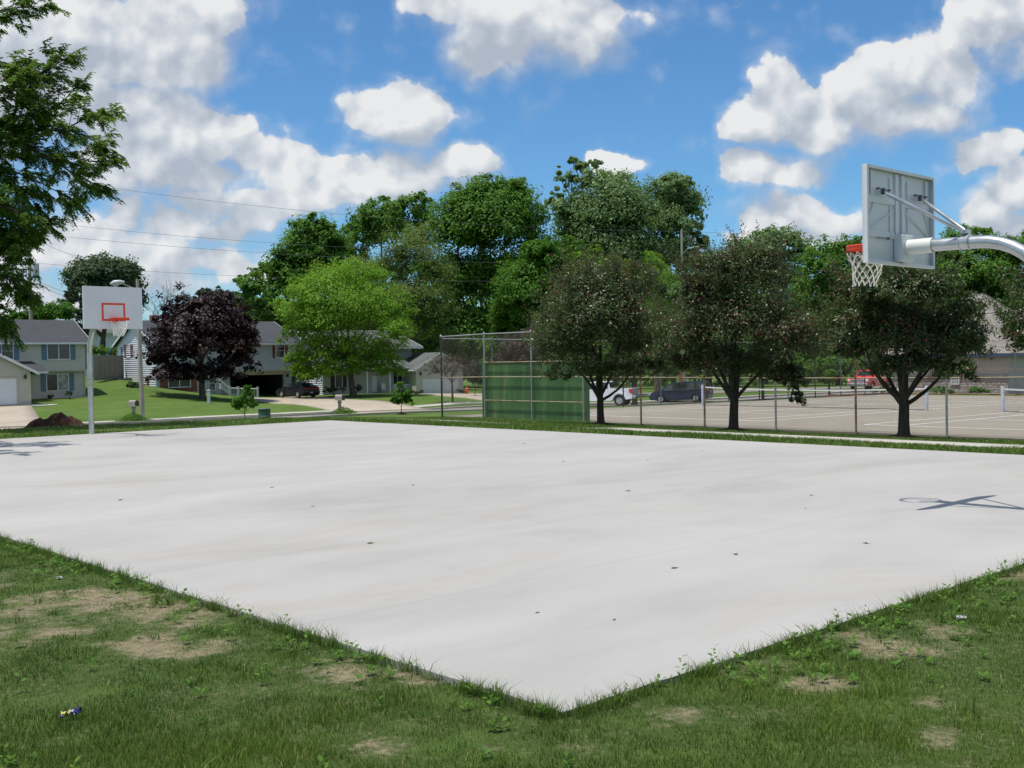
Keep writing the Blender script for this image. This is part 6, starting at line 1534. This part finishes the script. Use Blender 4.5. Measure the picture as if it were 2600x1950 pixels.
def misc():
    b=gpoint(531,1049,84); t=thing('utility_pedestal','pale green utility pedestal standing on the lawn below the purple maple','utility box',b)
    mb=MB(); mb.box((0,0,.5),(.22,.22,1.0),0,.02); mb.build('body',M['pedestal'],t); mb=MB(); mb.box((0,0,1.02),(.25,.25,.10),0,.02); mb.build('cap',M['pedestal'],t)
    # heap of soil
    c=gpoint(133,1095,38); r=np.random.default_rng(8); n=60; m=30; V=[];F_=[]
    for j in range(m+1):
        for i in range(n+1):
            x=-1.35+2.7*i/n; y=-1.0+2.0*j/m; e=math.sqrt((x/1.2)**2+(y/.9)**2)
            h=.34*max(0,1-e**2.2)**.8*(.8+.35*math.sin(x*2.6+.9)+.18*math.sin(x*7+y*5))
            V.append((x,y,h))
    V=np.array(V); nz=vnoise(V[:,0]+9,V[:,1]+9,4,1)*.14+vnoise(V[:,0]+9,V[:,1]+9,11,2)*.10+vnoise(V[:,0]+9,V[:,1]+9,25,3)*.05; V[:,2]+=nz*(V[:,2]>.001)*np.minimum(1,V[:,2]*6)-.04
    for j in range(m):
        for i in range(n): k=j*(n+1)+i; F_.append((k,k+1,k+n+2,k+n+1))
    o=np_mesh('soil_heap',V,F_,M['dirt'],None,None,True); o.location=c; tag(o,'heap of dark red brown soil on the grass left of the farther hoop','soil heap')
    # hydrant
    b=gpoint(1186,1003,108); t=thing('fire_hydrant','tiny orange hydrant beside the driveway of the white garage','hydrant',b)
    mb=MB(); mb.lathe((0,0,0),[(.0,0),(.18,0),(.18,.05),(.12,.07),(.12,.5),(.15,.53),(.13,.62),(.06,.70),(0,.74)],12); mb.tube([(-.22,0,.4),(.22,0,.4)],.06,8); mb.tube([(0,-.2,.36),(0,0,.36)],.07,8); mb.build('body',M['hydrant'],t,True)
    # brown posts of a park sign / rail beyond the minivan
    b=gpoint(1729,985,112); t=thing('wooden_post','thick red brown wooden post directly behind the roof of the navy minivan','post',b); mb=MB(); mb.box((0,0,1.2),(.38,.38,2.6),0,.03); mb.box((0,0,2.53),(.44,.44,.08)); mb.build('post',M['oldwood'],t)
    # wrapper in the near grass
    p=atz(178,1829,-.02); t=thing('snack_wrapper','crumpled blue and yellow snack wrapper lying in the near grass','litter',(p.x,p.y,.008),R_(28)); t.scale=(.85,.85,.7)
    r=np.random.default_rng(2); nx,ny=10,7
    def sheet(x0,x1,y0,y1,dz):
        V=[];F_=[]
        for j in range(ny+1):
            for i in range(nx+1):
                x=x0+(x1-x0)*i/nx; y=y0+(y1-y0)*j/ny; V.append((x,y,.02+.012*math.sin(x*95)+.014*math.sin(y*120+x*60)+dz+.012*math.cos(x*180+y*40)))
        for j in range(ny):
            for i in range(nx): k=j*(nx+1)+i; F_.append((k,k+1,k+nx+2,k+nx+1))
        return V,F_
    mb=MB(); mb.add(*sheet(-.085,.085,-.032,.032,0)); mb.add(*sheet(.03,.09,-.03,.045,.018)); mb.build('film',M['chip_blue'],t); t.scale=(.6,.6,.5)
    mb=MB(); mb.add(*sheet(-.07,.0,-.028,.0,.006)); mb.add(*sheet(-.02,.05,.004,.028,.006)); mb.build('print',M['chip_yellow'],t)
    mb=MB(); mb.add(*sheet(-.01,.03,-.01,.008,.009)); mb.build('logo_patch',M['foil'],t)
    for k,(px,py,l,s_) in enumerate(((2440,1578,'crumpled silver foil in the grass at the right',.024),(152,1474,'small torn scrap of foil in the grass at the left',.018))):
        p=atz(px,py,-.03); mb=MB(); r=np.random.default_rng(k); V=[];n=9;F_=[]
        for j in range(6):
            for i in range(n): a=2*math.pi*i/n; ph=math.pi*(j+.5)/6; q=s_*(1+.35*r.normal()); V.append((q*math.sin(ph)*math.cos(a)*1.5,q*math.sin(ph)*math.sin(a),max(0,q*math.cos(ph)*.5+s_*.45)))
        for j in range(5):
            for i in range(n): F_.append((j*n+i,j*n+(i+1)%n,j*n+n+(i+1)%n,j*n+n+i))
        mb.add(V,F_); o=mb.build('litter',M['foil']); o.location=(p.x,p.y,-.012); tag(o,l,'litter','foil scraps in the grass')
    # leaves blown on the slab
    LP=[(690,1238),(794,1286),(1595,1247),(1712,1443),(2198,1380),(1170,1140),(625,1143),(1330,1127),(1783,1145),(2060,1258),(1048,1232),(2045,1292),(1868,1408),(1365,1556),(1560,1574),(1430,1172),(1645,1170),(512,1213),(305,1270),(940,1380)]
    r=np.random.default_rng(6); proto=None
    for k,(px,py) in enumerate(LP):
        p=atz(px,py,0)
        if proto is None:
            mb=MB(); V=[(0,-.05,0),(.022,-.02,.010),(.026,.01,.014),(0,.055,.004),(-.024,.012,.012),(-.02,-.02,.016),(0,0,.004)]
            mb.add(V,[(0,1,6),(1,2,6),(2,3,6),(3,4,6),(4,5,6),(5,0,6)]); mb.tube([(0,-.05,.001),(.006,-.085,.004)],.0015,4); o=proto=mb.build('fallen_leaf',M['leaf_dry'])
        else: o=proto.copy(); COL.objects.link(o)
        o.location=(p.x,p.y,.001); s_=r.uniform(.35,.8); o.scale=(s_,s_,s_); o.rotation_euler=(0,0,r.uniform(0,6.28)); tag(o,'small dry leaf lying on the pale concrete court','leaf','dry leaves scattered on the court')
    # aeroplane high up
    p=CAM+ray(1866,19)*7000; t=thing('airplane','tiny white airliner high in the blue sky','airplane',p,R_(20))
    mb=MB(); mb.tube([(-17,0,0),(-15,0,.4),(-8,0,0),(12,0,0),(16,0,-.6),(17.5,0,-1)],[.3,1.0,1.9,1.9,1.2,.2],12); mb.build('fuselage',M['trim'],t,True)
    for s_ in (-1,1): mb=MB(); mb.prism([(3,s_*1.5,-.5),(-3,s_*1.5,-.5),(-7,s_*16,.6),(-4.5,s_*16,.6)],(0,0,.4)); mb.build('wing',M['trim'],t)
    mb=MB(); mb.prism([(-12,-.15,1),(-16,-.15,1),(-18,-.15,6),(-16,-.15,6)],(0,.3,0)); mb.build('tail_fin',M['trim'],t)
misc()
trees()
big_locust()
grass()
# ------------------------------------------------------------------ light, sky, camera
SUNV=Vector((-.24,-.117,1.0)).normalized()
sun=bpy.data.lights.new('sun','SUN'); sun.energy=4.5; sun.angle=R_(.53); sun.color=(1.0,.945,.86)
so=bpy.data.objects.new('sun',sun); COL.objects.link(so); so.rotation_euler=SUNV.to_track_quat('Z','Y').to_euler()
w=bpy.data.worlds.new('World'); SC.world=w; w.use_nodes=True; nt=w.node_tree; nt.nodes.clear()
class WN(NT):
    def __init__(s): s.nt=nt; s.out=s.n('ShaderNodeOutputWorld')
W=WN()
sky=W.n('ShaderNodeTexSky',sky_type='NISHITA',sun_disc=False,sun_elevation=math.asin(SUNV.z),sun_rotation=math.atan2(SUNV.x,SUNV.y),altitude=300,air_density=1.0,dust_density=.35,ozone_density=2.0)
bg=W.n('ShaderNodeBackground'); SKYS=.12; bg.inputs[1].default_value=SKYS
gen=W.tc('Generated'); sp=W.n('ShaderNodeSeparateXYZ'); W.l(gen,sp.inputs[0])
yy=W.math('MAXIMUM',W.math('ABSOLUTE',sp.outputs[1]),.12)
U_=W.math('DIVIDE',sp.outputs[0],yy); V_=W.math('DIVIDE',sp.outputs[2],yy)
cb=W.n('ShaderNodeCombineXYZ'); W.l(U_,cb.inputs[0]); W.l(V_,cb.inputs[1])
# turbulent displacement of the cloud outlines
def vn(scale,detail,rough,amp,vec,off=(0,0,0)):
    m=W.n('ShaderNodeVectorMath',operation='ADD'); m.inputs[1].default_value=off; W.l(vec,m.inputs[0])
    t=W.n('ShaderNodeTexNoise'); t.inputs['Scale'].default_value=scale; t.inputs['Detail'].default_value=detail; t.inputs['Roughness'].default_value=rough; W.l(m.outputs[0],t.inputs['Vector'])
    a=W.n('ShaderNodeVectorMath',operation='SUBTRACT'); W.l(t.outputs['Color'],a.inputs[0]); a.inputs[1].default_value=(.5,.5,.5)
    b=W.n('ShaderNodeVectorMath',operation='MULTIPLY'); W.l(a.outputs[0],b.inputs[0]); b.inputs[1].default_value=(amp,amp,0); return b.outputs[0]
def vadd(a,b):
    m=W.n('ShaderNodeVectorMath',operation='ADD'); W.l(a,m.inputs[0]); 
    if isinstance(b,tuple): m.inputs[1].default_value=b
    else: W.l(b,m.inputs[1])
    return m.outputs[0]
P=vadd(vadd(cb.outputs[0],vn(7,3,.5,.075,cb.outputs[0])),vn(26,4,.6,.028,cb.outputs[0],(3.1,1.7,0)))
# cloud puffs: centre and radii in the 2212 px wide view of the photo, then thickness
CL_=[(120,40,260,110,1),(350,90,150,100,1),(60,140,150,100,1),(400,150,110,60,.9),(440,40,80,60,.8),(250,140,200,60,.95),(90,230,170,90,.9),
 (280,260,150,100,1),(360,300,110,90,1),(300,370,190,70,.95),(480,300,70,55,.95),(540,350,70,50,.75),(620,380,60,35,.7),(420,380,160,45,.85),(570,230,70,55,.33),(620,270,50,50,.22),(515,155,40,50,.55),
 (855,250,125,68,1.05),(800,260,75,48,.95),(920,240,70,45,.95),(770,315,90,35,.6),(740,340,60,30,.5),
 (960,365,105,42,1.0),(860,385,120,45,1.0),(760,410,110,40,.95),(700,430,90,40,.85),(880,420,150,30,.8),(1000,350,60,35,.9),
 (250,470,45,35,.9),(420,440,80,45,.85),(380,480,120,40,.85),(470,500,120,40,.75),(560,450,90,50,.8),(620,440,70,40,.75),(160,520,140,50,.8),(420,560,170,45,.85),(330,540,120,50,.8),(520,590,120,30,.8),(250,600,260,55,.8),(640,470,60,40,.6),(620,380,50,30,.6),
 (1040,30,150,60,.95),(1180,50,170,80,1.0),(1080,110,110,60,.9),(1270,30,90,70,.9),(930,20,80,40,.55),(1230,120,90,50,.6),(1010,150,60,30,.5),
 (1340,362,45,26,.9),(1300,350,30,16,.8),(1405,390,20,14,.5),(1040,245,34,34,.42),(665,130,17,30,.28),(1770,45,30,36,.30),(1800,20,24,12,.25),
 (1720,205,85,75,1.05),(1660,250,90,55,1.0),(1600,280,60,40,.85),(1790,270,130,50,1.0),(1960,170,100,80,1.05),(1890,220,110,80,1.05),(2040,180,80,60,1.0),(1950,260,120,50,1.0),(1850,185,75,55,1.0),(1820,235,80,50,1.0),(2100,170,50,30,.6),
 (2160,70,100,75,1.05),(2230,40,120,80,1.05),(2230,130,80,40,.8),(2120,345,75,36,.95),(2180,320,50,30,.8),(2080,365,50,25,.8),(2200,420,70,60,1.0),(2150,460,70,50,.95),(2230,500,120,60,.85),(2070,470,40,28,.42),
 (1640,365,85,45,.95),(1600,380,55,35,.8),(1730,365,60,36,.75),(1700,400,70,25,.5),(1580,452,48,22,.40),(1720,450,80,42,.9),(1790,490,80,40,.85),(1660,480,80,36,.8),(1740,520,140,40,.75),(1560,530,60,25,.5),(1900,420,40,20,.25),(40,620,200,60,.7),(1980,560,200,40,.45)]
def field(Pv,big=False):
    acc=None
    for x,y,rx,ry,wt in CL_:
        if big and (rx*ry<2600 or wt<.8): continue
        d=ray(x*1.1754,y*1.1754); c=(d.x/d.y,d.z/d.y); k=1.1754/F; sx,sy=1/(rx*k),1/(ry*k)
        m=W.n('ShaderNodeVectorMath',operation='MULTIPLY_ADD'); W.l(Pv,m.inputs[0]); m.inputs[1].default_value=(sx,sy,0); m.inputs[2].default_value=(-c[0]*sx,-c[1]*sy,0)
        l=W.n('ShaderNodeVectorMath',operation='LENGTH'); W.l(m.outputs[0],l.inputs[0])
        q=W.n('ShaderNodeMath',operation='MULTIPLY_ADD'); W.l(l.outputs['Value'],q.inputs[0]); q.inputs[1].default_value=-.62*wt; q.inputs[2].default_value=1.0*wt-(.42*(1-wt) if wt<.7 else 0)
        if acc is None: acc=q.outputs[0]
        else:
            s_=W.n('ShaderNodeMath',operation='SMOOTH_MAX'); W.l(acc,s_.inputs[0]); W.l(q.outputs[0],s_.inputs[1]); s_.inputs[2].default_value=.12; acc=s_.outputs[0]
    return acc
f0=field(P); f1=field(vadd(P,(-.008,.030,0)),True)
side=W.n('ShaderNodeMapRange'); W.l(W.math('ABSOLUTE',U_),side.inputs[0]); side.inputs[1].default_value=.55; side.inputs[2].default_value=.9
gn=W.noise(3.0,4,.55,gen); other=W.math('MULTIPLY',W.mr(gn,.42,.70),side.outputs[0])
nA=W.noise(15,8,.62,cb.outputs[0]); nB=W.noise(15,8,.62,vadd(cb.outputs[0],(-.006,.012,0)))
def billow(vec,sc):
    t=W.n('ShaderNodeTexVoronoi',feature='SMOOTH_F1',voronoi_dimensions='2D'); t.inputs['Scale'].default_value=sc; t.inputs['Detail'].default_value=2.0; t.inputs['Roughness'].default_value=.55; t.inputs['Smoothness'].default_value=.35; W.l(vec,t.inputs['Vector'])
    return W.math('SUBTRACT',1.0,t.outputs['Distance'])
PB=vadd(cb.outputs[0],vn(20,3,.5,.02,cb.outputs[0],(7,2,0)))
bA=billow(PB,17); bB=billow(vadd(PB,(-.007,.016,0)),17)
dens=W.math('ADD',W.math('MAXIMUM',f0,other),W.math('ADD',W.math('MULTIPLY',W.math('SUBTRACT',nA,.5),.60),W.math('MULTIPLY',W.math('SUBTRACT',bA,.6),.34)))
edge=W.mr(W.math('SUBTRACT',f0,f1),-.10,.16,.42,.13)
alpha=W.n('ShaderNodeMapRange',interpolation_type='SMOOTHSTEP'); W.l(dens,alpha.inputs[0]); alpha.inputs[1].default_value=.06; W.l(W.math('ADD',edge,.06),alpha.inputs[2])
veil=W.n('ShaderNodeMapRange',interpolation_type='SMOOTHSTEP'); W.l(dens,veil.inputs[0]); veil.inputs[1].default_value=-.12; veil.inputs[2].default_value=.40; veil.inputs[4].default_value=.6
AL=W.math('MAXIMUM',alpha.outputs[0],veil.outputs[0])
# light falls from above: compare the thickness a little higher up
lit=W.math('ADD',W.math('MULTIPLY',W.math('SUBTRACT',f0,f1),.60),W.math('ADD',W.math('MULTIPLY',W.math('SUBTRACT',nA,nB),1.15),W.math('MULTIPLY',W.math('SUBTRACT',bA,bB),.75)))
lit=W.mr(W.math('SUBTRACT',lit,W.math('MULTIPLY',W.math('MAXIMUM',W.math('SUBTRACT',f1,.40),0.0),.35)),-.36,.40)
ccol=W.ramp(lit,[(0.0,(.50,.56,.65,1)),(.35,(.62,.67,.74,1)),(.60,(.74,.78,.83,1)),(.85,(.88,.90,.92,1)),(1.0,(.96,.96,.96,1))])
CK=.88/SKYS
cm=W.n('ShaderNodeVectorMath',operation='SCALE'); W.l(ccol,cm.inputs[0]); cm.inputs['Scale'].default_value=CK
hs=W.n('ShaderNodeMix',data_type='RGBA',blend_type='MULTIPLY'); hs.inputs[0].default_value=1.0; W.l(sky.outputs[0],hs.inputs[6]); hs.inputs[7].default_value=(.52,.85,1.08,1)
fin=W.mix(W.math('MULTIPLY',AL,.96),hs.outputs[2],cm.outputs[0]); W.l(fin,bg.inputs[0]); W.l(bg.outputs[0],W.out.inputs[0])
w.cycles.sampling_method='MANUAL'; w.cycles.sample_map_resolution=512
cam=bpy.data.cameras.new('camera'); cam.sensor_width=36; cam.lens=F/2600*36; cam.clip_start=.05; cam.clip_end=20000
co=bpy.data.objects.new('camera',cam); COL.objects.link(co)
mt=Matrix((( _r.x,_u.x,-_f.x,0),(_r.y,_u.y,-_f.y,0),(_r.z,_u.z,-_f.z,EYE),(0,0,0,1))); co.matrix_world=mt
SC.camera=co
SC.view_settings.view_transform='Standard'; SC.view_settings.look='None'; SC.view_settings.gamma=1; SC.view_settings.exposure=0.0
SC.cycles.max_bounces=4; SC.cycles.diffuse_bounces=3; SC.cycles.transparent_max_bounces=8; SC.cycles.caustics_reflective=False; SC.cycles.caustics_refractive=False
